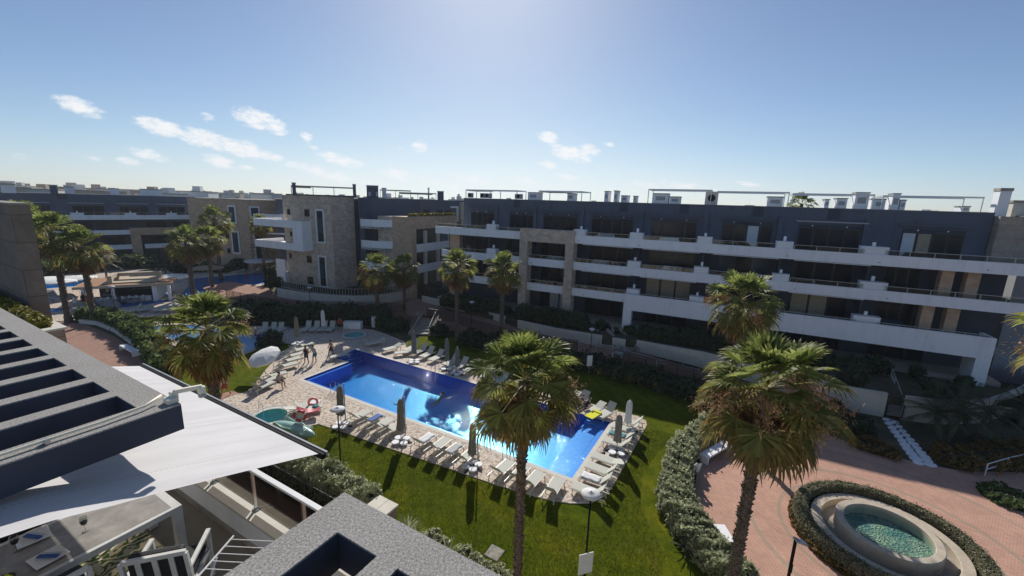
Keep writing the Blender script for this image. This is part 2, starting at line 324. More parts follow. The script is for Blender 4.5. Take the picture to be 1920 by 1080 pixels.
def grass():
    t=MT('lawn_grass'); v=t.coord('World'); big=t.noise(v,.35,4,.6); mid=t.noise(v,2.6,5,.65); w=t.coord('World',(1.4,.7,1),(0,0,.5)); fine=t.noise(w,22,4,.7)
    cc=t.ramp(t.math('ADD',t.math('MULTIPLY',fine,.65),t.math('MULTIPLY',mid,.35)),[(.33,(.042,.062,.003)),(.5,(.085,.11,.005)),(.66,(.17,.19,.012))])
    cc=t.mix(1,cc,t.ramp(big,[(.3,(.62,.74,.6)),(.5,(1,1,1)),(.68,(1.6,1.3,1.3))]),'MULTIPLY')
    dry=t.noise(v,.9,6,.7); cc=t.mix(t.math('MULTIPLY',t.math('MAXIMUM',t.math('SUBTRACT',dry,.56),0),3.2),cc,(.20,.16,.05))
    lane=t.n('TexWave',wave_type='BANDS'); t.L.new(t.coord('World',(1,1,1),(0,0,-.2)),lane.inputs['Vector']); lane.inputs['Scale'].default_value=.33; lane.inputs['Distortion'].default_value=1.2; cc=t.mix(.22,cc,t.ramp(lane.outputs[1],[(.35,(.7,.75,.7)),(.65,(1.3,1.22,1.2))]),'MULTIPLY'); t.bump(fine,.9,.05); return t.set(cc,.95,0,.04)
M['grass']=grass()
def soil():
    t=MT('planted_soil'); v=t.coord('World'); f=t.noise(v,.6,6,.65); g=t.noise(v,9,4,.7)
    cc=t.ramp(t.math('ADD',t.math('MULTIPLY',f,.5),t.math('MULTIPLY',g,.5)),[(.35,(.03,.04,.015)),(.5,(.07,.065,.035)),(.65,(.15,.12,.08))]); t.bump(g,.7,.05); return t.set(cc,.95)
M['soil']=soil()
def deckm():
    t=MT('stamped_stone_deck'); v=t.coord('World',(1,1,1),(0,0,.513)); vo=t.n('TexVoronoi',feature='DISTANCE_TO_EDGE'); t.L.new(v,vo.inputs['Vector']); vo.inputs['Scale'].default_value=2.1
    e=t.ramp(vo.outputs[0],[(0,(.25,.25,.25)),(.035,(1,1,1))]); f=t.noise(v,5.5,6,.7); g=t.noise(v,.5,3)
    cc=t.ramp(f,[(.33,(.24,.16,.12)),(.44,(.48,.38,.30)),(.55,(.68,.60,.50)),(.7,(.82,.77,.68))]); cc=t.mix(.35,cc,e,'MULTIPLY'); cc=t.mix(.6,cc,t.ramp(g,[(.3,(.85,.8,.78)),(.7,(1,1,1))]),'MULTIPLY'); t.bump(f,.35,.02); return t.set(cc,.8,0,.25)
M['deck']=deckm()
def pav(name,center=None,k_=1.0):
    t=MT(name); v=t.coord('World',(1,1,1),(0,0,.9)); b=t.n('TexBrick'); t.L.new(v,b.inputs['Vector'])
    for k,x in (('Color1',(.64,.37,.27)),('Color2',(.54,.31,.23)),('Mortar',(.34,.23,.18))): b.inputs[k].default_value=tuple(c*k_ for c in x)+(1,)
    b.inputs['Scale'].default_value=1; b.inputs['Brick Width'].default_value=.21; b.inputs['Row Height'].default_value=.11; b.inputs['Mortar Size'].default_value=.009
    cc=b.outputs[0]; f=t.noise(t.coord('World'),.8,5,.6)
    if center:
        sp=t.n('SeparateXYZ'); t.L.new(t.n('NewGeometry').outputs['Position'],sp.inputs[0]); dx=t.math('SUBTRACT',sp.outputs[0],center[0]); dy=t.math('SUBTRACT',sp.outputs[1],center[1])
        r_=t.math('SQRT',t.math('ADD',t.math('MULTIPLY',dx,dx),t.math('MULTIPLY',dy,dy))); m_=None
        for rr,ww in ((4.15,.09),(5.55,.11),(8.0,.1)):
            k=t.math('LESS_THAN',t.math('ABSOLUTE',t.math('SUBTRACT',r_,rr)),ww); m_=k if m_ is None else t.math('MAXIMUM',m_,k)
        cc=t.mix(t.math('MULTIPLY',m_,.75),cc,(.36,.29,.21))
    cc=t.mix(.7,cc,t.ramp(f,[(.3,(.78,.76,.75)),(.7,(1.12,1.1,1.08))]),'MULTIPLY'); t.bump(b.outputs[1],-.25,.006); return t.set(cc,.85,0,.25)
FC=(17.6,16.7)
M['plaza']=pav('brick_plaza_paving',FC); M['path']=pav('brick_path_paving',None,.68)
def tilem(name,c1,c2,mort,s=.25,caus=True):
    t=MT(name); v=wallcoord(t,'World') if False else t.coord('World',(1,1,1),(0,0,.513)); b=t.n('TexBrick'); t.L.new(v,b.inputs['Vector']); b.offset=0
    for k,x in (('Color1',c1),('Color2',c2),('Mortar',mort)): b.inputs[k].default_value=tuple(x)+(1,)
    b.inputs['Scale'].default_value=1; b.inputs['Brick Width'].default_value=s; b.inputs['Row Height'].default_value=s; b.inputs['Mortar Size'].default_value=.006
    f=t.noise(v,6,4,.6); cc=t.mix(.6,b.outputs[0],t.ramp(f,[(.3,(.8,.85,.9)),(.7,(1.15,1.1,1.05))]),'MULTIPLY'); return t.set(cc,.35)
M['pool_tile']=tilem('blue_pool_tile',(.001,.20,.60),(.002,.235,.67),(.008,.28,.7))
M['pool_deep']=tilem('deep_blue_pool_wall_tile',(.006,.09,.42),(.008,.11,.48),(.02,.16,.5),.12)
M['pool_rim']=tilem('blue_rim_tile',(.17,.25,.80),(.20,.29,.86),(.3,.4,.85),.12)
M['jacuzzi']=tilem('teal_spa_tile',(.14,.50,.50),(.18,.56,.56),(.25,.6,.6),.1)
M['kidpool']=tilem('pale_blue_pool_tile',(.12,.27,.60),(.15,.31,.66),(.2,.35,.6),.2)
def water(name,tint,rough=.025,bump=.8,sc1=1.6,sc2=5.5,dist=.05):
    t=MT(name); tr=t.n('BsdfTransparent'); tr.inputs[0].default_value=tint+(1,); g=t.n('BsdfGlossy'); g.inputs['Roughness'].default_value=rough; g.inputs[0].default_value=(.5,.55,.62,1)
    v=t.coord('World',(1,1.6,1),(0,0,.4)); a=t.noise(v,sc1,3,.5,.4); b=t.noise(v,sc2,4,.6,.3); h=t.math('ADD',a,t.math('MULTIPLY',b,.9)); bp=t.n('Bump'); bp.inputs['Strength'].default_value=bump; bp.inputs['Distance'].default_value=dist; t.L.new(h,bp.inputs['Height'])
    t.L.new(bp.outputs[0],g.inputs['Normal'])
    mx=t.n('MixShader'); t.L.new(schlick(t,.02,bp.outputs[0]),mx.inputs[0]); t.L.new(tr.outputs[0],mx.inputs[1]); t.L.new(g.outputs[0],mx.inputs[2]); t.L.new(mx.outputs[0],t.out.inputs[0]); return t.m
M['water']=water('pool_water',(.55,.9,1.0)); M['water_calm']=water('spa_water',(.75,.95,.93),.05,.3,5,14,.03)
M['skin']=plain('skin',(.42,.25,.17),.6,.08,10); M['skin2']=plain('tanned_skin',(.28,.155,.10),.6,.08,10)
M['hair']=plain('dark_hair',(.02,.014,.01),.7,.2,20)
for k,c in dict(cloth_navy=(.02,.03,.07),cloth_red=(.45,.05,.03),cloth_white=(.65,.65,.65),cloth_teal=(.04,.2,.22),cloth_black=(.015,.015,.018),cloth_blue=(.03,.09,.3),cushion=(.022,.023,.026),chair_grey=(.36,.37,.37),table_frame=(.62,.62,.60),towel_grey=(.4,.4,.4)).items(): M[k]=plain(k+'_finish',c,.75,.08,8)
def tabletop():
    t=MT('concrete_look_table_top'); v=t.coord('World'); f=t.noise(v,5,6,.65,.5); cc=t.ramp(f,[(.3,(.23,.21,.19)),(.5,(.30,.28,.255)),(.7,(.40,.37,.33))]); return t.set(cc,.55)
M['tabletop']=tabletop()
def rug():
    t=MT('palm_leaf_print_rug'); v=t.coord('Object',(1,1,1),(0,0,.5)); wv=t.n('TexWave',wave_type='BANDS'); t.L.new(v,wv.inputs['Vector']); wv.inputs['Scale'].default_value=2.2; wv.inputs['Distortion'].default_value=16; wv.inputs['Detail'].default_value=3; wv.inputs['Detail Scale'].default_value=2.2
    cc=t.ramp(wv.outputs[1],[(.25,(.07,.12,.03)),(.42,(.2,.26,.09)),(.52,(.55,.46,.3)),(.8,(.62,.54,.38))]); return t.set(cc,.95)
M['rug']=rug()
def vein():
    t=MT('pebble_floor'); v=t.coord('World'); vo=t.n('TexVoronoi'); t.L.new(v,vo.inputs['Vector']); vo.inputs['Scale'].default_value=14
    bw_=t.n('RGBToBW'); t.L.new(vo.outputs['Color'],bw_.inputs[0]); cc=t.mix(.75,t.ramp(t.noise(v,1.4,3),[(.35,(.14,.25,.24)),(.6,(.42,.42,.31))]),t.ramp(bw_.outputs[0],[(.2,(.35,.35,.35)),(.8,(1.2,1.15,1.05))]),'MULTIPLY'); t.bump(vo.outputs[0],1,.05); return t.set(cc,.7)
M['pebbles']=vein()
def circ(c,r,n=40,a0=0): return [(c[0]+r*math.cos(a0+2*math.pi*i/n),c[1]+r*math.sin(a0+2*math.pi*i/n)) for i in range(n)]
def P(pts,z=0.0): return [tuple(at(x,y,z)[:2]) for x,y in pts]
def U2(pts): return [tuple(UV(u,v)[:2]) for u,v in pts]
# ================= GROUND, LAWNS, DECK, PATHS =================
POOL=U2([(-30.8,19.8),(-6.95,19.8),(-6.95,26.95),(-33.0,26.95),(-33.0,24.4),(-30.8,24.4)])
SPA=(-16.35,26.35); SPA2=tuple(at(664,629)[:2])
spa_hole=circ(SPA,1.02)
big=[(-4000,-300),(4000,-300),(4000,6000),(-4000,6000)]
sheet('ground',big,-.05,M['soil'],[POOL,spa_hole])
lawn_out=LC=U2([(-24.3,12.6),(-20,12.6),(-6,12.4),(2,11)])+P([(1390,1100),(1290,1010),(1262,950),(1262,900),(1275,860),(1330,800),(1400,765),(1330,735),(1200,705),(1115,688),(1000,665),(930,650),(880,635),(800,628),(765,640),(763,655)])+U2([(-28.8,27.8),(-6.2,27.8),(-6.2,19.2),(-23.8,19.2),(-24.3,15)])
sheet('lawn',lawn_out,-.02,M['grass'])
sheet('lawn',P([(255,695),(300,676),(335,650),(428,671),(490,650),(516,638),(556,640),(520,690),(480,742),(420,760),(390,790),(280,745)]),-.02,M['grass'])
sheet('lawn',smooth_poly(P([(215,602),(222,592),(262,587),(335,584),(400,592),(350,604),(300,612),(262,616),(235,612)]),4),-.02,M['grass'])
deck_out=U2([(-23.6,16.0),(-21.8,16.2),(-18.2,16.45),(-13,16.9),(-10.4,17.1),(-7.6,17.5),(-6.3,17.9),(-5.4,18.5),(-4.95,19.4),(-4.8,20.6),(-4.65,28.0),(-4.85,28.6),(-5.5,28.95),(-7.2,28.8),(-28.8,29.9)])+P([(757,640),(735,631),(720,625),(700,619),(659,614),(600,612),(470,612),(420,614),(350,608),(318,606),(268,614),(280,628),(330,650),(428,675),(490,653),(518,642),(552,645),(530,660),(497,695),(470,732),(420,748),(380,768)])+U2([(-33,12.6),(-28,13.4),(-24.8,13.8),(-24.1,14.8)])
KID=smooth_poly(P([(272,618),(318,609),(400,613),(470,625),(512,631),(490,648),(440,668),(428,669),(370,652),(310,632)]),3)
sheet('deck',deck_out,.03,M['deck'],[POOL,spa_hole,KID])
m=MB()
for i in range(len(deck_out)):
    a,b=deck_out[i],deck_out[(i+1)%len(deck_out)]; m.add([(a[0],a[1],-.05),(b[0],b[1],-.05),(b[0],b[1],.03),(a[0],a[1],.03)],[(0,1,2,3)])
m.build('deck_edge',M['cream'])['kind']='structure'
sheet('path',P([(60,600),(100,603),(135,604),(165,610),(210,628),(245,650),(270,680),(300,720),(320,770),(200,790),(60,700)]),.0,M['path'])
sheet('path',P([(405,742),(432,733),(462,738),(440,760),(400,768)]),.0,M['path'])
sheet('path',U2([(-34,8.2),(2,8.2),(2,10.6),(-34,10.6)]),.0,M['path'])
PLZ=[tuple(at(1412,1120)[:2])]+smooth_poly(P([(1412,1120),(1352,1045),(1318,1000),(1296,955),(1288,905),(1302,862),(1345,822),(1395,800),(1460,790),(1540,812),(1600,832),(1650,848),(1712,865),(1770,877),(1840,884),(1960,884)]),4,False)+[(60,30),(60,2),(24,-2),(11,6)]
sheet('plaza',PLZ,.0,M['plaza'],[circ(FC,3.7,48)])
sheet('planting_bed',circ(FC,3.7,48),.02,M['soil'],[circ(FC,2.6,48)])
m=MB(); m.lathe([(3.72,0),(3.72,.10),(3.62,.10),(3.62,0)],(FC[0],FC[1],0),64); o=m.build('kerb',M['cream']); o['kind']='structure'
# raised walk in front of the far houses: upper edge, lower edge, height
WALK=[((440,528),(425,560),.9),((527,556),(480,572),.9),((575,566),(540,580),.9),((620,571),(600,583),.9),((665,572),(650,584),.9),((710,570),(707,584),.9),((755,562),(760,588),.9),((795,560),(800,596),.9),((884,584),(850,606),.9),((941,604),(944,636),.9),((1030,628),(1010,651),.75),((1127,649),(1082,660),.55),((1192,659),(1150,675),.42),((1311,694),(1240,697),.2),((1420,740),(1330,722),.05),((1560,800),(1430,775),.01)]
m=MB(); vs=[]
for a,b,z in WALK:
    A=at(*a,z);B=at(*b,z); vs+=[A,B,Vector((B.x,B.y,-.06))]
fs=[]
for i in range(len(WALK)-1):
    k=3*i; fs+=[(k,k+1,k+4,k+3),(k+1,k+2,k+5,k+4)]
m.add(vs,fs); o=m.build('walkway',M['path']); o['kind']='structure'
WU=[at(*a,z) for a,b,z in WALK]; WL=[at(*b,z) for a,b,z in WALK]
sheet('plaza',P([(425,528),(500,538),(527,558),(500,575),(440,566),(400,556),(380,540)],.9),.905,M['path'])
# ================= POOLS =================
def basin(poly,zt,zb): 
    m=MB(); n=len(poly)
    for i in range(n):
        a,b=poly[i],poly[(i+1)%n]; m.add([(a[0],a[1],zt),(b[0],b[1],zt),(b[0],b[1],zb),(a[0],a[1],zb)],[(0,1,2,3)])
    return m
pool=thing('swimming_pool','large rectangular blue tiled swimming pool in the middle of the cream deck','swimming pool',UV(-18.8,23.4))
basin(POOL,.03,-1.15).build('pool_wall',M['pool_deep'],pool,world=True)
o=sheet('pool_floor',POOL,-1.15,M['pool_tile'],kind=None); o.parent=pool; o.matrix_parent_inverse=Matrix.Translation(-Vector(pool.location))
def uvbox(u0,u1,v0,v1,z0,z1,m=None):
    m=m or MB(); q=[UV(u0,v0),UV(u1,v0),UV(u1,v1),UV(u0,v1)]; return m.prism([tuple(x[:2]) for x in q],z0,z1)
m=uvbox(-8.62,-7.36,20.15,26.4,-1.44,-.24); uvbox(-7.36,-6.951,19.801,26.949,-1.44,-.16,m); m.build('shallow_ledge',M['pool_rim'],pool,world=True); uvbox(-7.43,-7.361,20.15,26.4,-.239,-.225).build('step_line',M['pool_deep'],pool,world=True)
m=uvbox(-30.799,-8.62,19.801,20.12,-1.44,-.12); uvbox(-8.62,-7.36,19.801,20.15,-1.44,-.14,m); uvbox(-30.799,-30.5,20.12,24.4,-1.44,-.12,m); uvbox(-8.62,-7.36,26.4,26.949,-1.44,-.14,m); m.build('overflow_ledge',M['pool_rim'],pool,world=True)
m=MB()
for k in range(5): uvbox(-32.999+.0*k,-32.6+.42*k+.0,24.45,26.949,-1.44,-.25-.24*k,m) if k==0 else uvbox(-32.6+.42*(k-1),-32.6+.42*k,24.45,26.949,-1.44,-.25-.24*k,m)
m.build('entry_steps',M['pool_deep'],pool,world=True)
m=MB()
def rimloop(poly,w,z,mat,name,par):
    n=len(poly); P_=[Vector((p[0],p[1],0)) for p in poly]; m=MB()
    area=sum(P_[i].x*P_[(i+1)%n].y-P_[(i+1)%n].x*P_[i].y for i in range(n)); s=1 if area>0 else -1; out=[]
    for i in range(n):
        d1=(P_[i]-P_[i-1]).normalized(); d2=(P_[(i+1)%n]-P_[i]).normalized(); n1=Vector((d1.y,-d1.x,0))*s; n2=Vector((d2.y,-d2.x,0))*s
        b=(n1+n2); out.append(P_[i]+b*(w/max(.3,(1+n1.dot(n2)))))
    for i in range(n):
        j=(i+1)%n; m.add([(P_[i].x,P_[i].y,z),(P_[j].x,P_[j].y,z),(out[j].x,out[j].y,z),(out[i].x,out[i].y,z)],[(0,1,2,3)] if s<0 else [(3,2,1,0)])
    return m.build(name,mat,par,world=True)
rimloop(POOL,.3,.036,M['cream'],'coping',pool)
ws=sheet('water',POOL,-.04,M['water'],kind=None); ws.parent=pool; ws.matrix_parent_inverse=Matrix.Translation(-Vector(pool.location))
def ladder(par,u,v,du,dv):
    m=MB()
    for s in (-.25,.25):
        a=UV(u,v)+UV(0,0); px_=Vector(UV(u+s*dv,v+s*du)); d=Vector(UV(du,dv))
        m.tube([px_-d*.35+Vector((0,0,.03)),px_-d*.33+Vector((0,0,.75)),px_-d*.1+Vector((0,0,.88)),px_+d*.12+Vector((0,0,.7)),px_+d*.16+Vector((0,0,-.9))],.022,6)
    return m.build('ladder_handrail',M['steel'],par,world=True)
ladder(pool,-26.6,19.8,0,1); ladder(pool,-11.0,19.8,0,1); ladder(pool,-22.8,26.95,0,-1)
spa=thing('hot_tub','round teal hot tub with pale rim set into the near corner of the deck','hot tub',(SPA[0],SPA[1],0))
m=MB(); m.lathe([(1.02,.05),(1.0,-.35),(.75,-.4),(.72,-.75),(0.01,-.8)],(0,0,0),40); m.build('tub_shell',M['jacuzzi'],spa,smooth=True)
m=MB(); m.lathe([(1.02,.03),(1.02,.06),(1.3,.06),(1.34,.034)],(0,0,0),40); m.build('rim',M['cream'],spa)
m=MB(); m.lathe([(1.34,.032),(1.5,.034)],(0,0,0),40); m.build('overflow_grille',M['grey_metal'],spa)
m=MB(); m.lathe([(0.01,-.03),(1.015,-.03)],(0,0,0),40); m.build('water',M['water_calm'],spa)
m=MB(); m.tube([(-1.15,.55,.05),(-1.1,.5,.8),(-.9,.3,.95),(-.5,0,.75),(-.45,-.05,-.3)],.02,6); m.build('handrail',M['steel'],spa)
sp2=copy_tree(spa,(SPA2[0],SPA2[1],.035),label='round hot tub in the shade on the upper deck near the hedge')
for ch in list(sp2.children):
    if ch.name.startswith('tub_shell'): bpy.data.objects.remove(ch)
m=MB(); m.lathe([(0.01,-.002),(1.02,-.002)],(0,0,0),40); m.build('tub_shell',M['jacuzzi'],sp2)
sp2.location.z=.04
for ch in sp2.children:
    if ch.name.startswith('water'): ch.location.z=.06
kid=thing('paddling_pool','pale blue curved paddling pool beside the shaded lawn','paddling pool',at(440,640))
basin(KID,.03,-.06).build('pool_wall',M['kidpool'],kid,world=True)
o=sheet('pool_floor',KID,-.045,M['kidpool'],kind=None); o.parent=kid; o.matrix_parent_inverse=Matrix.Translation(-Vector(kid.location))
o=sheet('water',KID,-.005,M['water_calm'],kind=None); o.parent=kid; o.matrix_parent_inverse=Matrix.Translation(-Vector(kid.location))
# lazy river pool far left
LAZY=smooth_poly(P([(50,583),(52,540),(90,527),(160,523),(200,528),(225,545),(300,552),(352,540),(360,524),(420,518),(500,512),(500,528),(440,541),(400,547),(362,553),(300,567),(200,579),(110,584)]),4)
lz=thing('lazy_river_pool','long winding blue pool curling round the thatched bar on the left','swimming pool',at(250,570))
o=sheet('pool_floor',LAZY,.0,M['pool_tile'],kind=None); o.parent=lz; o.matrix_parent_inverse=Matrix.Translation(-Vector(lz.location)); 
o=sheet('water',LAZY,.05,M['water'],kind=None); o.parent=lz; o.matrix_parent_inverse=Matrix.Translation(-Vector(lz.location))
lz['label']='long winding blue pool curling round the flat roofed bar on the left'
sheet('terrace',smooth_poly(P([(30,600),(30,520),(120,506),(340,504),(420,500),(530,500),(520,534),(440,556),(360,580),(300,592),(180,600),(90,602)]),3),-.01,M['deck'])
isl=[(68,572),(66,548),(110,540),(160,538),(200,545),(230,556),(290,558),(330,548),(340,530),(300,524),(345,522),(352,536),(335,556),(300,564),(200,572),(120,580)]
sheet('terrace',smooth_poly(P(isl),3),.09,M['deck'])
# ================= FOUNTAIN =================
fo=thing('fountain','round two tier cream stone fountain pool with pebble floor in the brick plaza','fountain',(FC[0],FC[1],0))
m=MB(); m.lathe([(1.93,0),(1.93,.78),(1.9,.8),(1.62,.8),(1.6,.78),(1.6,.3)],(0,0,0),72); m.build('upper_basin',M['fountain'],fo)
m=MB(); m.lathe([(0.01,.3),(1.6,.3)],(0,0,0),48); m.build('basin_floor',M['pebbles'],fo)
m=MB(); m.lathe([(0.01,.62),(1.6,.62)],(0,0,0),48); m.build('water',M['water_calm'],fo)
m=MB(); m.lathe([(2.86,0),(2.86,.42),(2.84,.44),(2.44,.44),(2.42,.42),(2.42,.12)],(0,0,0),72); m.build('outer_ring',M['fountain'],fo)
m=MB(); m.lathe([(1.93,.12),(2.42,.12)],(0,0,0),72); m.build('lower_basin',M['concrete'],fo)
# ================= FOLIAGE =================
def leafquads(pts,nrm,size,elong=1.9,jit=.9):
    n=len(pts); d=nrm+rng.normal(0,jit,(n,3)); d/=np.linalg.norm(d,axis=1)[:,None]
    t=np.cross(d,rng.normal(0,1,(n,3))); t/=np.linalg.norm(t,axis=1)[:,None]; b=np.cross(d,t)
    s=(size*rng.uniform(.6,1.3,n))[:,None]; l=t*s*elong*.5; w_=b*s*.5
    return np.stack([pts-l,pts+w_,pts+l,pts-w_],1)
_ORD='first second third fourth fifth sixth seventh eighth ninth tenth eleventh twelfth thirteenth fourteenth fifteenth sixteenth seventeenth eighteenth nineteenth twentieth'.split()
def ordinal(k): return _ORD[k] if k<20 else ('twenty '+_ORD[k-20] if k<29 else 'thirtieth' if k==29 else 'thirty '+_ORD[k-30])
def sweep_hedge(name,label,path,width,height,z0=0.0,mat='hedge',size=.1,dens=220,closed=False,group=None,lump=.18,flat=.5,zf=None):
    pth=smooth_poly(path,6,closed); pth=np.array([p[:2] for p in pth])
    if closed: pth=np.vstack([pth,pth[:1]])
    seg=np.linalg.norm(np.diff(pth,axis=0),axis=1); S=np.concatenate([[0],np.cumsum(seg)]); Lg=S[-1]; base=Vector((pth[len(pth)//2][0],pth[len(pth)//2][1],z0))
    t=thing(name,label,'hedge',base,0,group)
    per=2*height+width; n=int(min(60000,Lg*per*dens)); s=rng.uniform(0,Lg,n); i=np.clip(np.searchsorted(S,s)-1,0,len(seg)-1); f=(s-S[i])/seg[i]
    c=pth[i]+(pth[i+1]-pth[i])*f[:,None]; d=(pth[i+1]-pth[i])/seg[i][:,None]; nn=np.stack([-d[:,1],d[:,0]],1)
    a=rng.uniform(0,math.pi,n); ca,sa=np.cos(a),np.sin(a); ex=.55 if flat else 1; cx=np.sign(ca)*np.abs(ca)**ex; sz=np.abs(sa)**ex
    bump=1+lump*(.7*np.sin(s*1.3+a*1.2)+.7*np.sin(s*3.9+a*3.7+1)+.8*np.sin(s*9.7+a*6)+.5*np.sin(s*23+a*11))*.5+rng.normal(0,.05,n)+(rng.random(n)<.08)*rng.uniform(0,.22,n)
    if not closed:
        e=np.minimum(s,Lg-s)/(width*.5); bump*=np.sqrt(np.clip(1-(1-np.clip(e,0,1))**2,.02,1))
    off=cx*width*.5*bump; z=sz*height*bump
    pts=np.stack([c[:,0]+nn[:,0]*off,c[:,1]+nn[:,1]*off,z+z0],1)-np.array(base); nr=np.stack([nn[:,0]*ca,nn[:,1]*ca,sa],1)
    npmesh('foliage',leafquads(pts,nr,size),M[mat],t)
    m=MB(); K=len(pth); vs=[];nr_=8
    for k in range(K):
        d=pth[min(k+1,K-1)]-pth[max(k-1,0)]; d=d/np.linalg.norm(d); q=np.array([-d[1],d[0]]); e=1.0
        if not closed: e=math.sqrt(max(.02,1-(1-min(1,min(S[k],Lg-S[k])/(width*.5)))**2))
        for j in range(nr_+1):
            a=math.pi*j/nr_; cx=np.sign(math.cos(a))*abs(math.cos(a))**ex*width*.41*e; zz=abs(math.sin(a))**ex*height*.86*e; wv=1+.07*math.sin(k*1.7+j)
            vs.append((pth[k][0]+q[0]*cx*wv-base.x,pth[k][1]+q[1]*cx*wv-base.y,zz*wv))
    fs=[(k*(nr_+1)+j,k*(nr_+1)+j+1,(k+1)*(nr_+1)+j+1,(k+1)*(nr_+1)+j) for k in range(K-1) for j in range(nr_)]
    m.add(vs,fs); m.build('branches',M['core'],t); return t
def bush(name,label,loc,r,h,mat='hedge_dark',size=.14,n=900,group=None,cat='shrub',flowers=None):
    t=thing(name,label,cat,loc,0,group); K=6; cs=[(0,0,h*.45,r*.85,h*.5)]+[(rng.uniform(-.5,.5)*r,rng.uniform(-.5,.5)*r,h*rng.uniform(.4,.65),r*rng.uniform(.4,.6),h*rng.uniform(.3,.42)) for _ in range(K)]
    pts=[];nr=[]
    for x,y,z,a,b in cs:
        k=int(n/len(cs)); d=rng.normal(0,1,(k,3)); d/=np.linalg.norm(d,axis=1)[:,None]; rr=rng.uniform(.78,1.08,k)[:,None]; pts.append(np.array([x,y,z])+d*rr*np.array([a,a,b])); nr.append(d)
    pts=np.vstack(pts);nr=np.vstack(nr); k=pts[:,2]>0; npmesh('foliage',leafquads(pts[k],nr[k],size),M[mat],t)
    m=MB()
    for x,y,z,a,b in cs[:4]: m.lathe([(a*.8*math.sin(q),b*-.8*math.cos(q)) for q in np.linspace(.05,math.pi-.05,6)],(x,y,max(z,b*.8)),8)
    m.build('branches',M['core'],t)
    if flowers:
        k=rng.choice(len(pts),max(6,n//12)); k=k[pts[k,2]>h*.3]; npmesh('flowers',leafquads(pts[k]*1.04,nr[k],size*.9,1.1),M[flowers],t)
    return t
# ---- palms ----
def palm_leaf(mt,vl,V,T,base,az,el,pet,rad,nseg,droop,rnd,petv,brn=1):
    # petiole then fan blade of folded segments
    d=np.array([math.cos(az)*math.cos(el),math.sin(az)*math.cos(el),math.sin(el)]); p0=np.array(base); side=np.array([-math.sin(az),math.cos(az),0])
    up=np.cross(d,side)*-1; up=np.cross(side,d) if up[2]<0 else up
    sdr=rnd.uniform(-.09,.09); roll=rnd.uniform(-.75,.75); k=4; prev=p0; pts=[p0]; dd=d.copy()
    for i in range(k):
        dd=dd+np.array([0,0,-.10*droop])+side*sdr; dd/=np.linalg.norm(dd); prev=prev+dd*pet/k; pts.append(prev)
    w=.022
    for i in range(k):
        a,b=pts[i],pts[i+1]; petv.append([a-side*w,a+side*w,b+side*w*.8,b-side*w*.8])
    c=pts[-1]; ax=dd; nrm=np.cross(side,ax); nrm=nrm if nrm[2]>0 else -nrm
    ax2=ax+np.array([0,0,-.25*droop]); ax2/=np.linalg.norm(ax2); nrm=np.cross(side,ax2); nrm*=np.sign(nrm[2]) if abs(nrm[2])>1e-6 else 1
    s0_=side; side=s0_*math.cos(roll)+nrm*math.sin(roll); nrm=nrm*math.cos(roll)-s0_*math.sin(roll)
    span=math.radians(rnd.uniform(105,132))
    for i in range(nseg):
        a=-span+2*span*(i+.5)/nseg; hw=span/nseg*1.02; L_=rad*(1-.16*(abs(a)/span)**2)*rnd.uniform(.88,1.08)
        def pt(rr,ang,dz): 
            v=ax2*math.cos(ang)+side*math.sin(ang); cup=.22*abs(math.sin(ang))*rr; return c+v*rr+nrm*(cup+dz)+np.array([0,0,-droop*.42*(rr/rad)**2.6*rad])
        pl=.03*(1 if i%2 else -1)
        r0,r1,r2=.05*rad,L_*.58,L_*.82; tipang=a+rnd.uniform(-.03,.03)
        A0,B0=pt(r0,a-hw,0),pt(r0,a+hw,0); A1,B1=pt(r1,a-hw*.96,pl),pt(r1,a+hw*.96,-pl)
        A2,B2=pt(r2,tipang-hw*.42,0),pt(r2,tipang+hw*.42,0); tp=pt(L_,tipang,-rnd.uniform(.0,.16)*droop*rad); tw=side*.004
        V+= [[A0,B0,B1,A1],[A1,B1,B2,A2],[A2,B2,tp+tw,tp-tw]]; b2=brn*brn; T+=[0,0,.45*b2,.45*b2, .45*b2,.45*b2,.8*brn,.8*brn, .8*brn,.8*brn,brn,brn]
def palm_mesh(seed,H,scale=1.0,nleaf=58,nseg=24,lean=(0,0)):
    rnd=random.Random(seed); V=[];T=[];PV=[];DV=[];DT=[];DP=[]
    top=np.array([lean[0],lean[1],H])
    ga=2.39996
    for i in range(nleaf):
        f=i/(nleaf-1); el=math.radians(86-f**.9*128+rnd.uniform(-11,11)); az=i*ga+rnd.uniform(-.35,.35)
        z=top+np.array([0,0,.25*(1-f)-.25*f]); palm_leaf(None,None,V,T,z,az,el,scale*rnd.uniform(.8,1.3)*(.7+.5*min(1,f*2)),scale*rnd.uniform(.68,.88),nseg,.15+.95*f+rnd.uniform(-.15,.3),rnd,PV,max(.12,min(1,(f-.25)*1.7)))
    for i in range(34):
        el=math.radians(-40-rnd.uniform(0,46)); az=i*ga; palm_leaf(None,None,DV,DT,top+np.array([0,0,-.35-.5*rnd.random()]),az,el,scale*rnd.uniform(.5,.85),scale*rnd.uniform(.65,.85),13,1.1,rnd,DP)
    return V,T,PV,DV,DP,top
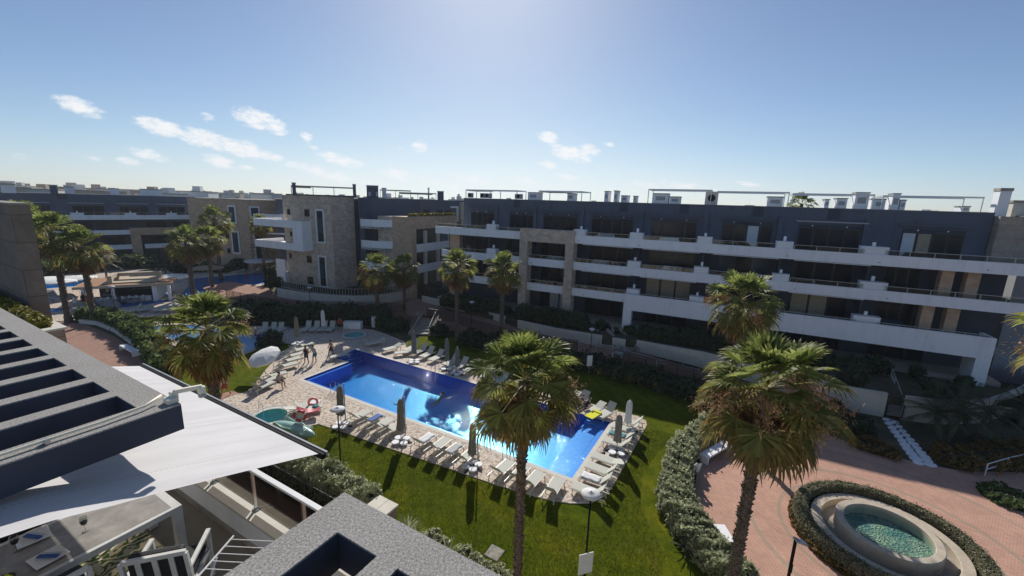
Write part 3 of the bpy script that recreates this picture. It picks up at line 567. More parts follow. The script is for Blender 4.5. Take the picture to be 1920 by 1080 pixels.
def palm(label,base,H,seed=1,scale=1.0,flowers=3,group='fan palms of the garden',trad=.17,lean=(0,0),nleaf=58,nseg=24,fdir=None):
    t=thing('palm_tree',label,'palm tree',base,0,group); V,T,PV,DV,DP,top=palm_mesh(seed,H,scale,nleaf,nseg,lean)
    o=npmesh('crown',V,M['palm'],t); a=o.data.attributes.new('tip','FLOAT','POINT'); a.data.foreach_set('value',np.array(T,dtype=np.float32)*np.random.default_rng(seed).uniform(.3,1,len(T)//12).repeat(12).astype(np.float32))
    npmesh('leaf_stalk',PV,M['yellow_shrub'],t); npmesh('dead_leaves',DV+DP,M['palm_dead'],t)
    rnd=random.Random(seed+5); k=max(10,int(H/.22)); m=MB(); pts=[];rs=[]
    for i in range(k+1):
        f=i/k; pts.append((top[0]*f**1.5,top[1]*f**1.5,(H-.1)*f)); rs.append(trad*(1.45-.5*min(1,f*6) if f<.16 else .95+.12*f)*(1+(.05 if i%2 else -.05))*rnd.uniform(.97,1.03))
    m.tube(pts,rs,12); m2=MB()
    for i in range(int(H*60)):                       # old leaf bases
        f=rnd.random()**.8; az=rnd.uniform(0,6.28); r_=trad*(1.0+.1*f); c=Vector((top[0]*f**1.5,top[1]*f**1.5,(H-.1)*f)); d=Vector((math.cos(az),math.sin(az),0)); s=Vector((-d.y,d.x,0)); w=.06; tp_=c+d*(r_*1.04+rnd.uniform(.03,.085))+Vector((0,0,rnd.uniform(.06,.15)))
        m.add([c+d*r_*.85-s*w,c+d*r_*.85+s*w,tp_,c+d*r_*.8+Vector((0,0,.12))],[(0,1,2),(1,3,2),(3,0,2)])
    m.build('trunk',M['trunk'],t)
    for j in range(flowers):
        az=fdir[j] if fdir else rnd.uniform(0,6.28); fm=[]; st=MB(); p=np.array(top)+[0,0,-.05]; d=np.array([math.cos(az),math.sin(az),.45+rnd.uniform(-.3,.2)]); pts=[]
        for q in range(7): pts.append(tuple(p)); d=d+np.array([0,0,-.16]); d/=np.linalg.norm(d); p=p+d*scale*.30
        st.tube(pts,[.03,.028,.025,.022,.02,.016,.012],5); 
        for q in range(3,7):
            for b in range(95 if scale>1.25 or H<9.5 and scale>1.1 else 40):
                e=np.array(pts[q])+np.array([rnd.gauss(0,.15),rnd.gauss(0,.15),rnd.gauss(-.12,.15)])*scale; s_=rnd.uniform(.02,.05); x=np.array([rnd.gauss(0,1) for _ in range(3)]); x/=np.linalg.norm(x); y=np.cross(x,[.3,.5,.8]); y/=np.linalg.norm(y)
                fm+= [[e-x*s_*2,e+y*s_*.6,e+x*s_*2,e-y*s_*.6]]
        st.build('flower_stalk',M['yellow_shrub'],t); npmesh('flower_cluster',fm,M['palm_flower'],t)
    return t
# ================= OWN BUILDING, PERGOLAS, AWNING, TERRACE =================
ob=thing('apartment_building','cream rendered building with the dining terrace seen from above in the foreground','building',(0,0,0),TU)
MB().box(-17,6,-8,2.84,9.9,10.2).build('terrace_floor',M['tile_beige'],ob)
MB().box(-17,6,2.0,2.8,-.05,9.9).build('front_wall',M['cream'],ob)
MB().box(-17,6,-8,-2.2,10.2,12.82).build('penthouse_wall',M['white'],ob)
MB().box(-12.5,5,2.58,2.80,10.2,10.62).build('parapet',M['white'],ob)
m=MB().box(-12.5,5,2.56,2.668,10.62,10.66).box(-12.5,5,2.674,2.88,10.60,10.645); m.build('parapet_cap',M['cream'],ob)
MB().box(-12.5,5,2.56,2.579,10.2,10.28).build('skirting',M['concrete'],ob)
gb=thing('glass_balustrade','clear glass balustrade with white handrail on the cream terrace parapet','balustrade',UV(-5,2.73,10.645),TU)
for k in range(-4,6):
    u=k*1.12; MB().box(u-.50+.0,u+.50,-.006,.006,.05,.60).build('glass_panel',M['glass_smoke'],gb)
    m=MB().box(u-.56-.012,u-.56+.012,-.02,.02,0,.64); m.box(u-.56-.04,u-.56+.04,-.035,.035,0,.02); m.build('post',M['steel'],gb)
MB().box(-5.1,5.2,-.035,.035,.62,.655).build('handrail',M['white_clean'],gb,bevel=.006)
# pergolas of concrete, gravel finish on top
ZP=13.1
def pergola_frame(par,outer,holes,zt,zb,side,top):
    loops=[[Vector((p[0],p[1],0)) for p in outer]]+[[Vector((p[0],p[1],0)) for p in h] for h in holes]; flat=[p for l in loops for p in l]; tri=tessellate_polygon(loops)
    ms=MB()
    for l in [outer]+holes:
        for i in range(len(l)):
            a,b=l[i],l[(i+1)%len(l)]; ms.add([(a[0],a[1],zb),(b[0],b[1],zb),(b[0],b[1],zt-.012),(a[0],a[1],zt-.012)],[(0,1,2,3)])
    ms.add([(p.x,p.y,zb) for p in flat],[tuple(t) for t in tri]); ms.build('beams',side,par)
    mt_=MB(); mt_.add([(p.x,p.y,zt) for p in flat],[t if (flat[t[1]]-flat[t[0]]).cross(flat[t[2]]-flat[t[0]]).z>0 else t[::-1] for t in tri])
    for l in [outer]+holes:
        for i in range(len(l)):
            a,b=l[i],l[(i+1)%len(l)]; mt_.add([(a[0],a[1],zt-.012),(b[0],b[1],zt-.012),(b[0],b[1],zt),(a[0],a[1],zt)],[(0,1,2,3)])
    mt_.build('gravel_top',top,par)
pg=thing('pergola','long slatted concrete pergola with grey gravel top and dark blue sides','pergola',(0,0,0),TU)
holes=[]
u=-4.57
for k in range(10):
    holes.append([(u-.42,-1.9),(u,-1.9),(u,1.35),(u-.42,1.35)]); u-=.578
pergola_frame(pg,[(-10.55,-2.1),(-4.33,-2.1),(-4.33,1.59),(-10.55,1.59)],holes,ZP,ZP-.25,M['pergola_side'],M['gravel'])
MB().box(-10.75,-10.56,-2.1,1.45,ZP-.2,ZP+.06).build('end_upstand',M['white'],pg)
m=MB().tube([(-4.43,-2.4,ZP+.03),(-4.43,-1,ZP+.032),(-4.43,1.1,ZP+.03),(-4.46,1.38,ZP+.035),(-4.52,1.52,ZP+.06)],.012,8); cp=m.build('conduit_pipe',M['cream_pipe'],pg,smooth=True)
m=MB()
for v in (-1,-.1,.75): m.box(-4.46,-4.40,v,v+.03,ZP+.001,ZP+.036)
m.build('pipe_clip',M['steel'],pg)
sl=thing('spotlight_arm','cream spotlight arm bolted to the outer pergola corner above the awning','spotlight',UV(-4.42,1.56,ZP),TU)
m=MB().box(-.06,.04,-.05,.04,0.0,.05).box(-.06,-.01,.0,.06,.02,.09); m.build('bracket',M['cream_pipe'],sl,bevel=.008)
MB().bar((-.03,.03,.085),(.02,.24,.07),.04).build('arm',M['cream_pipe'],sl,bevel=.008)
m=MB().box(.0,.05,.2,.26,.0,.075); m.build('lamp_head',M['cream_pipe'],sl,bevel=.01)
m=MB().lathe([(.01,.0),(.035,.0),(.03,-.03),(.01,-.035)],(.025,.23,0),12); m.build('lens',M['grey_metal'],sl)
pr=thing('pergola','pale gravel topped concrete pergola corner with square openings at the bottom of the view','pergola',(0,0,0),TU)
holes=[[(-1.86,.35),(-1.54,.35),(-1.54,1.335),(-1.86,1.335)],[(-1.39,.35),(-1.08,.35),(-1.08,1.335),(-1.39,1.335)],[(-.93,.35),(-.62,.35),(-.62,1.335),(-.93,1.335)]]
pergola_frame(pr,[(-2.105,-.2),(.6,-.2),(.6,1.58),(-2.105,1.58)],holes,ZP,ZP-.25,M['pergola_side'],M['gravel'])
MB().box(-2.3,.6,.1,.9,ZP-.62,ZP-.40).build('lower_beam',M['concrete'],pr)
# awning
aw=thing('awning','large white retractable fabric awning with dark front bar under the slatted pergola','awning',(0,0,0),TU)
pf=[(2.62,12.17),(2.06,12.346),(1.62,12.487),(1.25,12.60),(.94,12.68),(.63,12.77),(.3,12.82),(-.6,12.835),(-1.9,12.84)]
m=MB(); NU=26; vs=[];fs=[]
for j in range(len(pf)*4-3):
    k=j//4; f=(j%4)/4; a=pf[k]; b=pf[min(k+1,len(pf)-1)]; v=a[0]+(b[0]-a[0])*f; z=a[1]+(b[1]-a[1])*f
    for i in range(NU+1):
        uu=-8.46+(8.46-3.9)*i/NU; vs.append((uu,v,z-(.008*math.sin(i*1.9+j*.2)+.012*math.sin(math.pi*i/NU))*min(1,j/5)))
nj=len(pf)*4-3
for j in range(nj-1):
    for i in range(NU): fs.append((j*(NU+1)+i,j*(NU+1)+i+1,(j+1)*(NU+1)+i+1,(j+1)*(NU+1)+i))
m.add(vs,fs); m.build('canopy_fabric',M['awning'],aw,smooth=True)
m=MB().box(-8.52,-3.84,2.625,2.675,12.105,12.172); m.build('front_bar',M['black'],aw,bevel=.012)
MB().box(-8.52,-3.84,2.678,2.70,12.13,12.18).build('valance_profile',M['grey_metal'],aw)
for uu in (-7.4,-5.2): MB().bar((uu,2.6,12.08),(uu-.4,1.2,12.38),.045).bar((uu-.4,1.2,12.38),(uu,-.6,12.6),.045).build('folding_arm',M['white_clean'],aw)
# adjoining terrace planter and stone wall on the left
pn=thing('planter_wall','beige stone parapet planter full of low green plants at the left edge','planter',UV(-25,3.8,10.65),TU)
MB().box(-6,6.33,-.22,.30,-8,-.06).build('wall',M['stone_pillar'],pn)
m=MB().box(-6,6.38,.1,.36,-.06,0).box(6.05,6.38,-.24,.0995,-.06,0).box(-6,6.05,-.24,-.18,-.06,0); m.build('coping',M['cream'],pn)
pts=rng.uniform((-6,-.2,-.02),(5.9,.16,.3),(7000,3)); pts[:,2]*=(.5+.5*np.sin(pts[:,0]*3.1)**2); npmesh('plants',leafquads(pts,np.tile([0,0,1.],(len(pts),1)),.07,1.8,1.2),M['yellow_shrub'],pn)
MB().box(-6,6.0,-.18,.099,-.3,-.02).build('soil',M['soil'],pn)
sw=thing('stone_wall','tall brown stone slab wall standing at the left edge behind the planter','wall',UV(-25,4.3,0),TU)
MB().box(-9,2.55,.2,-2.4 if False else 8.0,-.05,0.0) 
q=at(57,577,10.6); u_,v_=toUV(q)
sw.location=UV(u_,v_,0); MB().box(-14,0,0,.5,5.0,14.35).build('slab_wall',M['dark_slab'],sw); MB().box(-14,.02,-.02,.52,14.35,14.42).build('capping',M['concrete'],sw)
# ---- dining furniture ----
FZ=10.2
tb=thing('dining_table','long outdoor table with concrete look top and white frame under the awning','table',UV(-6.58,.9,FZ),TU)
m=MB().box(-.44,.44,-1.65,1.09,.722,.75); m.build('tabletop',M['tabletop'],tb)
m=MB().box(-.50,-.442,-1.75,1.19,.67,.748).box(.442,.50,-1.75,1.19,.67,.748).box(-.442,.442,1.092,1.19,.67,.748).box(-.442,.442,-1.75,-1.652,.67,.748); m.build('frame',M['table_frame'],tb,bevel=.004)
for x in (-.45,.45):
    for y in (-1.7,1.14): MB().box(x-.05,x+.05,y-.05,y+.05,0,.67).build('leg',M['table_frame'],tb,bevel=.004)
def settle(u,v,rz=0): return UV(u,v,FZ+.75),TU+rz
def plate(label,u,v,rz):
    t=thing('dinner_plate',label,'plate',UV(u,v,FZ+.751),TU+rz,'square plates laid on the table')
    m=MB(); s0,s1=.085,.135
    for (a,za,b,zb) in ((.0,.006,s0,.006),(s0,.006,s1,.022)):
        if a==0: m.box(-s0,s0,-s0,s0,.0,.006)
        else:
            vs=[(-a,-a,za),(a,-a,za),(a,a,za),(-a,a,za),(-b,-b,zb),(b,-b,zb),(b,b,zb),(-b,b,zb)]; m.add(vs,[(0,1,5,4),(1,2,6,5),(2,3,7,6),(3,0,4,7)])
    m.build('plate',M['canvas_white'],t); MB().bar((-.09,-.05,.03),(.09,.05,.03),.045,.012).build('napkin',M['cloth_blue'],t)
    MB().bar((-.1,-.01,.035),(.08,.085,.04),.012,.004).build('fork',M['steel'],t); return t
plate('square white plate with rolled blue napkin at the near side of the table',-6.35,.93,.1); plate('square white plate with dark blue napkin on the far side of the table',-6.88,.93,-.1)
def wineglass(label,u,v):
    t=thing('wine_glass',label,'wine glass',UV(u,v,FZ+.751),TU,'stemmed glasses on the table')
    MB().lathe([(.035,0),(.032,.004),(.005,.006),(.004,.08),(.03,.10),(.04,.14),(.033,.20),(.031,.20),(.037,.14),(.028,.105),(.002,.085)],n=16).build('glass',M['glass'],t,smooth=True)
    MB().lathe([(.001,.10),(.026,.105),(.034,.135),(.001,.136)],n=14).build('red_wine',plainwine,t,smooth=True); return t
plainwine=plain('red_wine',(.03,.003,.006),.1,.1,5)
wineglass('glass of red wine standing near the middle of the table',-6.52,1.28); wineglass('glass of red wine beside the far plate',-6.78,.78)
rl=thing('paper_roll','white kitchen paper roll standing on the table at the left edge','paper roll',UV(-6.5,.52,FZ+.751),TU); MB().lathe([(.02,0),(.06,0),(.06,.23),(.02,.23),(.02,0)],n=20).build('roll',M['canvas_white'],rl,smooth=False); MB().lathe([(.021,.001),(.021,.229)],n=12).build('cardboard_core',M['wood_dark'],rl)
bw=thing('fruit_bowl','small bowl of yellow fruit beside the paper roll','bowl',UV(-6.28,.6,FZ+.751),TU); MB().lathe([(.03,0),(.07,.03),(.085,.055),(.08,.055),(.03,.01),(.002,.008)],n=18).build('bowl',M['wood_dark'],bw,smooth=True)
m=MB()
for a in range(5): m.lathe([(.026*math.sin(q),-.026*math.cos(q)) for q in np.linspace(.05,3.09,6)],(.035*math.cos(a*1.26),.035*math.sin(a*1.26),.05),8)
m.build('fruit',M['yellow_towel'],bw,smooth=True)
def chair(label,u,v,rz):
    t=thing('garden_chair',label,'chair',UV(u,v,FZ),TU+rz,'white slatted armchairs round the table'); W_=.29
    for x in (-W_,W_): MB().box(x-.02,x+.02,.24,.28,0,.66).build('leg',M['table_frame'],t); MB().bar((x,-.27,0),(x,-.30,.66),.04).build('leg',M['table_frame'],t)
    for x in (-W_,W_): MB().bar((x,.28,.655),(x,-.32,.665),.045,.03).build('armrest',M['table_frame'],t); MB().bar((x,.26,.4),(x,-.28,.4),.03).build('side_rail',M['table_frame'],t)
    m=MB().bar((-W_,-.34,.90),(W_,-.34,.90),.04,.05)
    for x in (-W_,W_): m.bar((x,-.28,.4),(x,-.35,.9),.04)
    m.build('back_frame',M['table_frame'],t)
    for x in (-.15,0,.15): MB().bar((x,-.285,.42),(x,-.345,.88),.05,.015).build('back_slat',M['table_frame'],t)
    MB().box(-W_,W_,-.28,.26,.36,.40).build('seat_frame',M['table_frame'],t)
    MB().box(-.26,.26,-.2,.26,.402,.50).build('seat_cushion',M['cushion'],t,bevel=.03); MB().bar((0,-.235,.50),(0,-.285,.93),.52,.1).build('back_cushion',M['cushion'],t,bevel=.03)
    return t
chair('grey white armchair with dark cushions turned towards the parapet',-5.44,1.70,R(48))
chair('armchair with dark cushions pushed in at the near side of the table',-5.95,.78,R(90))
chair('armchair with dark cushion on the far side of the table',-7.3,.95,R(-90))
rg=thing('outdoor_rug','green and cream palm leaf patterned rug on the terrace floor','rug',UV(-6.3,.9,FZ+.004),TU); MB().box(-1.25,1.1,-1.9,1.05,0,.012).build('carpet',M['rug'],rg)
dr=thing('drying_rack','white wire drying rack standing on the terrace beside the armchair','drying rack',UV(-4.30,1.70,FZ),TU+R(-62))
m=MB().tube([(-.6,-.28,.86),(.5,-.28,.86),(.58,-.2,.86),(.58,.2,.86),(.5,.28,.86),(-.6,.28,.86)],.011,6); m.build('rack_frame',M['white_clean'],dr)
m=MB()
for k in range(11): m.tube([(-.55+.1*k,-.28,.86),(-.55+.1*k,.28,.86)],.005,5)
m.build('wires',M['white_clean'],dr)
for s in (-1,1): MB().tube([(s*.3,-.26,.86),(-s*.3,-.30,.01),(-s*.3,.30,.01),(s*.3,.26,.86)],.011,6).build('leg',M['white_clean'],dr)
# ================= LONG FAR BUILDING =================
FA=(-8.7,55.5,R(-26.276))
def B(par,name,mat,*bx,bevel=0):
    m=MB()
    for b in bx: m.box(*b)
    return m.build(name,mat,par,bevel=bevel)
nb=thing('apartment_building','long navy blue apartment block with white balcony bands and stone portal, across the pool','building',(FA[0],FA[1],0),FA[2])
G0=1.75; F1,F2,F3,RF=4.8,7.85,10.9,15.25
B(nb,'penthouse_wall',M['navy'],(-.1,52.6,4.0,12,F3,RF))
B(nb,'back_wall',M['navy_shaded'],(-2,54,3.2,13,0,F3-.36))  # wall behind the balconies, their shade painted in as a darker navy
# parapet coping line and wall notches
B(nb,'roof_coping',M['concrete'],(-.15,52.65,3.95,4.2,RF,RF+.05))
for s in (7.6,21.4,27.9,34.9,41.2): B(nb,'roof_notch',M['navy_shaded'],(s,s+.95,3.985,4.02,RF-1.0,RF-.02))
# upright wall fins between the flats
for s in (5.35,11.0,17.2,24.2,30.9,37.7,44.5): B(nb,'party_wall',M['navy'],(s-.42,s+.0,3.72,3.999,F3,RF-.9))
slabs=[(F3,11.48,10.55,-2.0,60.0),(F2,8.43,7.52,-1.0,54.6),(F1,5.38,4.47,-1.0,23.6)]
for fz,t,b,s0,s1 in slabs:
    B(nb,'floor_slab',M['white'],(s0+.2,s1-.2,.2,3.9,fz-.33,fz))
    B(nb,'balcony_band',M['white'],(s0,s1,0,.2,b,t))
    m=MB()
    s=s0+6.5
    while s<s1-3: m.box(s-.06,s+.06,-.07,-.001,b+.25,b+.32); s+=6.7
    m.build('drain_spout',M['grey_metal'],nb)
    B(nb,'blind_rail',M['white_clean'],*[(q,q+5.6,.06,.14,b-.10,b-.04) for q in (18.4,25.0,31.8,38.6) if q<s1-6])
# lower terrace band with white portal
B(nb,'floor_slab',M['white'],(23.8,52.4,.0,3.9,F1-.33,F1)); 
B(nb,'white_portal',M['white'],(23.6,52.8,-.35,-.1,3.72,5.5),(23.6,24.5,-.35,.6,0,3.72),(51.9,52.8,-.35,1.6,0,3.72),(52.55,52.8,-.1,1.6,3.72,5.5),(23.6,23.85,-.1,.6,3.72,5.5))
# stone portal
B(nb,'stone_portal',M['stone'],(10.75,11.75,-.45,1.0,0,11.92),(16.55,17.5,-.45,1.0,0,11.92),(11.75,16.55,-.45,.6,10.42,11.92))
def pane(par,s0,s1,d,z0,z1,gm='window',fr='dark',split=2,name='window'):
    f=B(par,name,M[fr],(s0,s1,d-.06,d+.02,z0,z1)); w_=(s1-s0-.08*(split+1))/split
    m=MB()
    for k in range(split): a=s0+.08+k*(w_+.08); m.box(a,a+w_,d-.075,d-.061,z0+.08,z1-.08)
    m.build('pane',M[gm],f); return f
# penthouse openings with blind boxes over them
ops=[(1.1,4.7),(7.1,10.6),(11.9,16.4),(18.2,23.1),(25.1,29.9),(32.3,36.9),(39.1,44.0),(46.9,51.1)]
for k,(a,b) in enumerate(ops):
    B(nb,'opening_recess',M['navy_shaded'],(a,b,3.97,3.995,F3+.02,F3+2.75))
    w4=(b-a)/4
    for j in range(4):
        gm='window'
        if k==5 and j==2: gm='curtain_white'
        if k==7 and j==0: gm='curtain_white'
        if k==7 and j==1: gm='curtain'
        pane(nb,a+j*w4+.02,a+(j+1)*w4-.02,3.96,F3+.05,F3+2.45,gm,'dark',1)
    B(nb,'blind_cassette',M['grey_metal'] if k==6 else M['navy'],(a-.35,b+.35,3.55,3.96,F3+3.02,F3+3.14))
    B(nb,'wall_light',M['canvas_white'],(a+1.0,a+1.1,3.86,3.97,F3+2.6,F3+2.72),(b-1.2,b-1.1,3.86,3.97,F3+2.6,F3+2.72))
for fz,lst in ((F2,[(.8,5.0),(7.0,10.4),(12.0,16.2),(18.4,23.4),(25.2,30.0),(32.4,36.8),(39.2,43.8),(46.0,48.6)]),(F1,[(.8,5.0),(7,10.4),(12.2,16.2),(18.4,23.2),(25.2,30),(32.4,36.8),(39.2,43.8),(46.0,48.6)]),(G0,[(12.2,16.2),(18.2,22.8),(25.2,30),(32,37),(39.2,43.8),(46,50)])):
    for k,(a,b) in enumerate(lst):
        w3=(b-a)/3
        for j in range(3):
            gm='window'
            if fz==F1 and k in (4,) : gm='curtain'
            if fz==F1 and k==6 and j<2: gm='curtain'
            if fz==G0 and k==0 and j: gm='curtain_white'
            if fz==F2 and k==5 and j!=1: gm='window_blue'
            pane(nb,a+j*w3+.02,a+(j+1)*w3-.02,3.17,fz+.05,fz+2.35,gm,'dark',1)
B(nb,'stone_column',M['stone_warm'],(49.3,50.1,1.4,2.2,F2,F3-.34),(50.9,51.7,1.4,2.2,F2,F3-.34),(48.6,49.4,1.4,2.2,F1,F2-.34),(50.2,51.0,1.4,2.2,F1,F2-.34))
B(nb,'stone_column',M['stone_warm'],(-1.2,.4,2.2,3.1,G0,F2-.34),(-1.2,.4,2.2,3.1,F2,F3-.34))
for fz in (F1,F2):   # partition walls under the slabs between flats
    for s in (5.35,11.2,17.3,24.2,30.9,37.7,44.5): B(nb,'party_wall',M['navy_shaded'],(s-.1,s+.1,1.6,3.19,fz,fz+2.72))
def rail(par,s0,s1,d,z0,z1,step=1.55,mg='glass',mr='galv'):
    m=MB().box(s0,s1,d-.02,d+.02,z1-.04,z1); m.build('handrail',M[mr],par)
    n=max(1,round((s1-s0)/step)); st=(s1-s0)/n
    m=MB(); g=MB()
    for k in range(n+1): m.box(s0+k*st-.022,s0+k*st+.022,d-.022,d+.022,z0,z1-.04)
    for k in range(n): g.box(s0+k*st+.05,s0+(k+1)*st-.05,d-.006,d+.006,z0+.04,z1-.07)
    m.build('rail_post',M[mr],par); g.build('glass_panel',M[mg],par)
def railing(label,s0,s1,d,z0,z1,fr=FA,group=None,name='balcony_railing'):
    ox,oy,an=fr; t=thing(name,label,'railing',(ox+math.cos(an)*s0-math.sin(an)*d,oy+math.sin(an)*s0+math.cos(an)*d,z0),an,group); rail(t,0,s1-s0,0,0,z1-z0); return t
def cabinet(label,s,z,w_=1.25,tall=0,fr=FA,grp='white cabinets dividing the balconies'):
    ox,oy,an=fr; t=thing('balcony_cabinet',label,'cabinet',(ox+math.cos(an)*s-math.sin(an)*.55,oy+math.sin(an)*s+math.cos(an)*.55,z),an,grp)
    B(t,'body',M['white'],(-w_/2,w_/2,-.32,.5,0,1.02)); B(t,'door',M['white_clean'],(-w_/2+.05,-.02,-.345,-.322,.3,.95),(.02,w_/2-.05,-.345,-.322,.3,.95))
    B(t,'worktop',M['white'],(-w_/2-.02,w_/2+.02,-.36,.52,1.022,1.07)); B(t,'flue',M['white'],(-.1,.12,.2,.42,1.092,1.42+tall))
    return t
def between(cuts,s0,s1):
    out=[];p=s0
    for c in cuts: out.append((p,c-.75)); p=c+.75
    out.append((p,s1)); return [x for x in out if x[1]-x[0]>.8]
lv={'top':(F3,11.48,[6.4,17.9,24.2,30.9,37.7,44.3],-1.8,59),'second':(F2,8.43,[6.5,24.2,30.9,37.8,44.7],-.6,54.4),'first':(F1,5.38,[24.35,30.8,37.5,44.7],-.6,52.5)}
ordn=['first','second','third','fourth','fifth','sixth','seventh']
for nm,(fz,bt,cuts,s0,s1) in lv.items():
    storey={'top':'top terrace','second':'middle balcony','first':'lower balcony'}[nm]
    for k,c in enumerate(cuts): cabinet('white cabinet on the %s of the long block, %s from the left'%(storey,ordn[k]),c,fz+(.14 if nm!='first' else .1),1.35 if c<44 else 1.9,.0 if k%2 else .1)
    for k,(a,b) in enumerate(between(cuts,s0,s1)):
        if nm!='top' and a<10.7<b:
            railing('glass balcony railing left of the stone portal, %s of the long block'%storey,a,10.7,.1,bt,bt+.42,group='glass railings of the long block'); railing('glass balcony railing inside the stone portal, %s of the long block'%storey,11.8,16.5,.1,bt,bt+.42,group='glass railings of the long block'); a=17.6
        if nm=='top' and a<17.5 and b>10.7:
            b_=10.6; railing('glass railing left of the stone portal on the top terrace of the long block',a,b_,.1,bt,bt+.42,group='glass railings of the long block'); continue
        if nm=='first' and a>23 : railing('low glass railing over the white portal, %s from the left'%ordn[k],a,b,.1,5.38,5.62,group='glass railings of the long block'); continue
        railing('glass railing on the %s of the long block, %s section from the left'%(storey,ordn[k]),a,b,.1,bt,bt+.42,group='glass railings of the long block')
# terrace furniture on the far balconies
def locb(s,d,z,fr=FA):
    ox,oy,an=fr; return (ox+math.cos(an)*s-math.sin(an)*d,oy+math.sin(an)*s+math.cos(an)*d,z)
def sofa(label,s,d,z,w_=1.8,mat='canvas_white',rz=0):
    t=thing('garden_sofa',label,'sofa',locb(s,d,z),FA[2]+rz,'outdoor seats on the balconies')
    B(t,'seat',M[mat],(-w_/2,w_/2,-.4,.4,.12,.42)); B(t,'backrest',M[mat],(-w_/2,w_/2,.25,.42,.42,.8)); B(t,'armrest',M[mat],(-w_/2-.12,-w_/2,-.4,.42,.1,.6)); B(t,'armrest',M[mat],(w_/2,w_/2+.12,-.4,.42,.1,.6)); return t
def tbl(label,s,d,z,w_=1.5,mat='curtain'):
    t=thing('terrace_table',label,'table',locb(s,d,z),FA[2],'tables on the balconies'); B(t,'table_top',M[mat],(-w_/2,w_/2,-.4,.4,.70,.75))
    for x in (-w_/2+.06,w_/2-.06):
        for y in (-.34,.34): B(t,'leg',M['grey_metal'],(x-.03,x+.03,y-.03,y+.03,0,.70))
    return t
for k,(s,z,mt,wh) in enumerate([(3.2,F3,'curtain','top terrace at the left end of the long block'),(8.6,F3,'canvas_grey','top terrace just left of the stone portal'),(20.5,F3,'curtain_white','top terrace right of the stone portal'),(27.4,F3,'canvas_white','top terrace above the near palm'),(34.0,F3,'cushion','top terrace beside the pale curtained door'),(41.5,F3,'wood_dark','top terrace under the extended blind rail'),(47.7,F3,'cushion','top terrace in front of the beige curtain'),(14.5,F2,'curtain_white','middle balcony inside the stone portal'),(20.2,F2,'curtain_white','middle balcony right of the stone portal'),(28,F2,'canvas_white','middle balcony centre of the block'),(35.5,F2,'canvas_white','middle balcony beside the lit windows'),(46.5,F2,'cushion','middle balcony near the right stone columns'),(14,F1,'wood_dark','lower balcony inside the stone portal'),(19.5,F1,'cushion','lower balcony right of the stone portal'),(46.8,F1,'cloth_navy','lower balcony near the right stone columns')]):
    sofa('outdoor sofa on the %s'%wh,s,1.6,z,1.8,mt)
for k,(s,z,wh) in enumerate([(33.2,F3,'top terrace near the pale curtain'),(28.6,F2,'middle balcony centre of the block'),(21.8,F2,'middle balcony right of the portal'),(39.9,F2,'middle balcony right of the palm'),(21.3,F1,'lower balcony right of the portal')]): tbl('low table on the %s'%wh,s,1.2,z)
# ground floor terraces
B(nb,'ground_terrace',M['tile_beige'],(-2,54,.3,3.19,0,G0))
# ---- roof things ----
def roofframe(label,x0,x1,ytop,d=7.5,dep=3.2,louver=0,name='roof_pergola',zt=None,post=5):
    s0,z=on(x0,ytop,FA,d); s1,_=on(x1,ytop,FA,d); z=zt or z
    t=thing(name,label,'roof pergola',locb(s0,d,RF),FA[2],'white metal roof pergolas'); h=z-RF; w_=s1-s0
    B(t,'frame',M['white_clean'],(0,w_,0,.1,h-.14,h),(0,w_,dep-.1,dep,h-.14,h),(0,.1,.1,dep-.1,h-.14,h),(w_-.1,w_,.1,dep-.1,h-.14,h))
    n=max(2,int(w_/4)+1)
    for k in range(n):
        x=(w_-.1)*k/(n-1)
        for y in (0,dep-.1): B(t,'post',M['white_clean'],(x,x+.08,y+.01,y+.09,0,h-.14))
    if louver: B(t,'folded_canopy',M['canvas_white'],(.15,w_*louver,.12,dep-.12,h-.22,h-.06))
    return t
roofframe('white roof pergola with half drawn canopy at the left end of the long block',873,970,355,6,3,.35)
roofframe('white roof pergola with long folded canopy above the stone portal',1010,1092,357,6,4,.55)
roofframe('tall white roof pergola frame above the middle of the long block',1216,1336,354,6,3.5,0)
roofframe('white roof pergola frame right of the middle of the long block',1345,1482,358,6,3.5,0)
roofframe('white roof pergola frame with rolled blind, third from the right end',1487,1642,362,6,3.5,0)
roofframe('white roof pergola frame at the right end of the long block',1656,1848,366,6,3.5,0)
def roofbox(label,x0,x1,y0,d=8,dep=1.5,mat='white',name='roof_cabin',cat='roof cabin',cap=True):
    s0,z=on(x0,y0,FA,d); s1,_=on(x1,y0,FA,d); t=thing(name,label,cat,locb(s0,d,RF),FA[2]); h=max(.5,z-RF); w_=s1-s0
    B(t,'body',M[mat],(0,w_,0,dep,0,h-.1 if cap else h))
    if cap: B(t,'cap',M['concrete'],(-.05,w_+.05,-.05,dep+.05,h-.098,h))
    B(t,'vent_grille',M['grey_metal'],(w_*.2,w_*.8,-.03,-.002,h*.35,h*.7)); return t
for a in [('white roof cabin with louvres under the tall pergola',1225,1254,362),('low white equipment box beside the louvred roof cabin',1256,1276,368),('white roof cabin between the second and third big pergolas',1440,1470,368),('slim white chimney block in the middle of the long roof',1134,1141,358),('tilted looking slim white flue on the long roof',1152,1158,357),('short grey capped chimney on the long roof',1165,1177,366),('small white stub chimney right of the short capped chimney',1188,1193,367),('white stair cabin under the left end pergola',1064,1076,362),('grey air unit cabin left of the white stair cabin',990,1010,360),('low white cabin behind the pergolas',1548,1556,373),('boxy white cabin with grey top on the right of the long roof',1570,1590,371),('tall white stair cabin on the right of the long roof',1606,1632,360),('white cabin right of the tall stair cabin',1640,1662,372),('slender white chimney with pointed cap',1676,1690,362),('low grey cabin near the right end pergola',1805,1820,386),('white roof cabin under the right end pergola',1690,1700,374)]:
    roofbox(*a)
